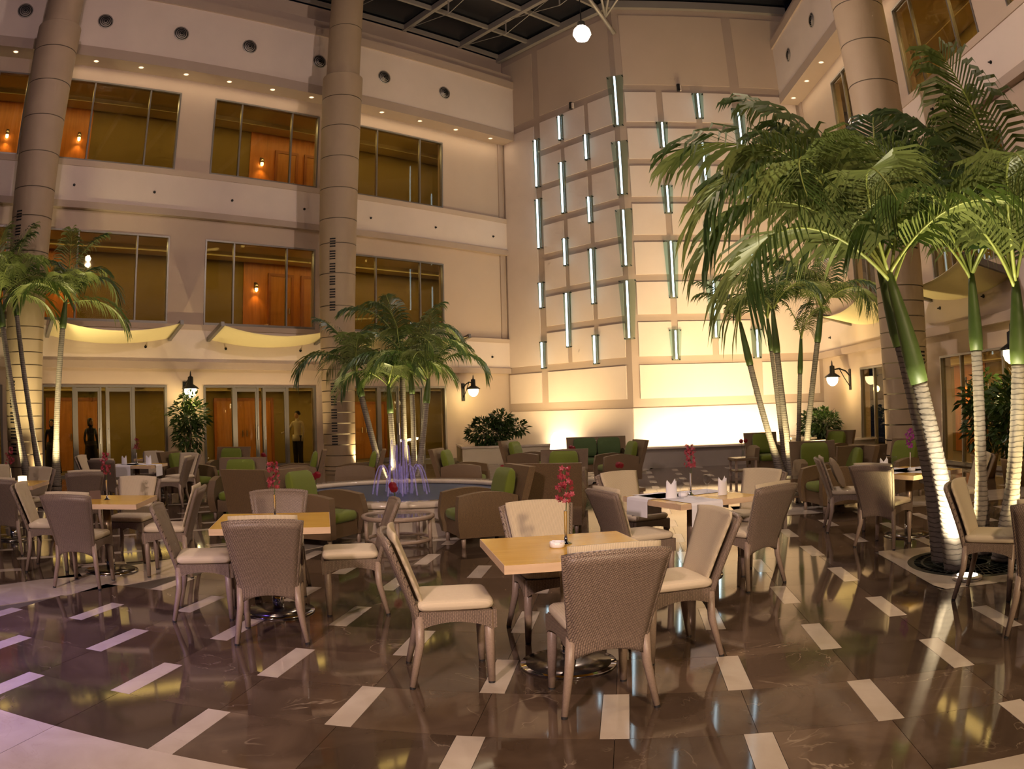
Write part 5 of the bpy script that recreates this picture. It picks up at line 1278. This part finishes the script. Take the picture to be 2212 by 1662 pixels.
# ------------------------------------------------------------------ people seen through the glass
def person(fr, x, y, rz, label, top_m, leg_m, dress=False, h=1.68, reach=False):
    e = empty('person', mw=fr @ T(x, y, 0.0, rz)); tag(e, label, 'person')
    s = h / 1.72
    J = {'pel': (0, 0, .95), 'wai': (0, 0, 1.08), 'che': (0, 0, 1.28), 'nec': (0, 0, 1.44), 'hd0': (0, -.01, 1.53), 'hd1': (0, -.015, 1.60), 'hd2': (0, -.005, 1.68)}
    V, E, Rr = [], [], []
    def add(p, r, par):
        V.append(tuple(c*s for c in p)); Rr.append(r*s)
        if par is not None: E.append((par, len(V) - 1))
        return len(V) - 1
    pel = add(J['pel'], .135, None); wai = add(J['wai'], .115, pel); che = add(J['che'], .15, wai); nec = add(J['nec'], .055, che)
    h0 = add(J['hd0'], .075, nec); h1 = add(J['hd1'], .088, h0); h2 = add(J['hd2'], .07, h1)
    for sx in (-1, 1):
        sh = add((sx*.17, 0, 1.38), .06, che)
        if reach and sx < 0: el = add((sx*.26, -.10, 1.14), .045, sh); wr_ = add((sx*.34, -.30, 1.05), .033, el); hd = add((sx*.36, -.40, 1.04), .03, wr_)
        else: el = add((sx*.23, .02, 1.10), .045, sh); wr_ = add((sx*.22, -.06, .86), .033, el); hd = add((sx*.22, -.08, .77), .032, wr_)
        hp = add((sx*.09, 0, .88), .10, pel); kn = add((sx*.10, -.01, .48), .065, hp); an = add((sx*.10, .02, .09), .042, kn); ft = add((sx*.11, -.13, .04), .036, an)
    me = bpy.data.meshes.new('body'); me.from_pydata(V, E, []); me.update()
    o = mobj('body', me, e)
    md = o.modifiers.new('Skin', 'SKIN')
    for i, r in enumerate(Rr): me.skin_vertices[0].data[i].radius = (r, r * 0.82)
    me.skin_vertices[0].data[0].use_root = True
    o.modifiers.new('Sub', 'SUBSURF').levels = 1; o.modifiers['Sub'].render_levels = 2; md.use_smooth_shade = True
    me.materials.append(MATS[top_m])
    MB().lathe([(0.0, 1.735), (0.075, 1.71), (0.105, 1.63), (0.10, 1.54), (0.085, 1.47)] if dress else [(0.0, 1.735), (0.075, 1.71), (0.10, 1.65), (0.098, 1.60)], 16, (0, 0.02, 0)).build('hair', 'hair', e, Matrix.Scale(s, 4), smooth=True)
    MB().lathe([(0.0, 1.69), (0.055, 1.66), (0.076, 1.60), (0.066, 1.53), (0.03, 1.48)], 16, (0, -0.028, 0)).build('face', 'skin_tone', e, Matrix.Scale(s, 4), smooth=True)
    if dress: MB().lathe([(0.17, 1.02), (0.20, 0.85), (0.25, 0.40), (0.29, 0.06)], 20).build('skirt', leg_m, e, Matrix.Scale(s, 4), smooth=True)
    else:
        for sx in (-1, 1): MB().tube([(sx*.085, 0, .96), (sx*.095, 0, .5), (sx*.10, .015, .07)], [.118, .085, .07], 12).build('trouser_leg', leg_m, e, Matrix.Scale(s, 4), smooth=True)
        MB().lathe([(0.165, 0.98), (0.18, 0.85), (0.17, 0.78)], 20).build('jacket_hem', top_m, e, Matrix.Scale(s, 4), smooth=True)
person(FL, 3.83, 1.0, R(20), 'person in a long black dress behind the glass, left of the planted pier', 'black_cloth', 'black_cloth', True, 1.62)
person(FL, 2.62, 1.0, R(-20), 'person in dark clothes behind the glass beside the leaning palms', 'black_cloth', 'black_cloth', True, 1.60)
person(FL, 10.6, 0.75, R(-60), 'person in a pale shirt behind the glass beside the round column', 'white_cloth', 'black_cloth', False, 1.76, True)
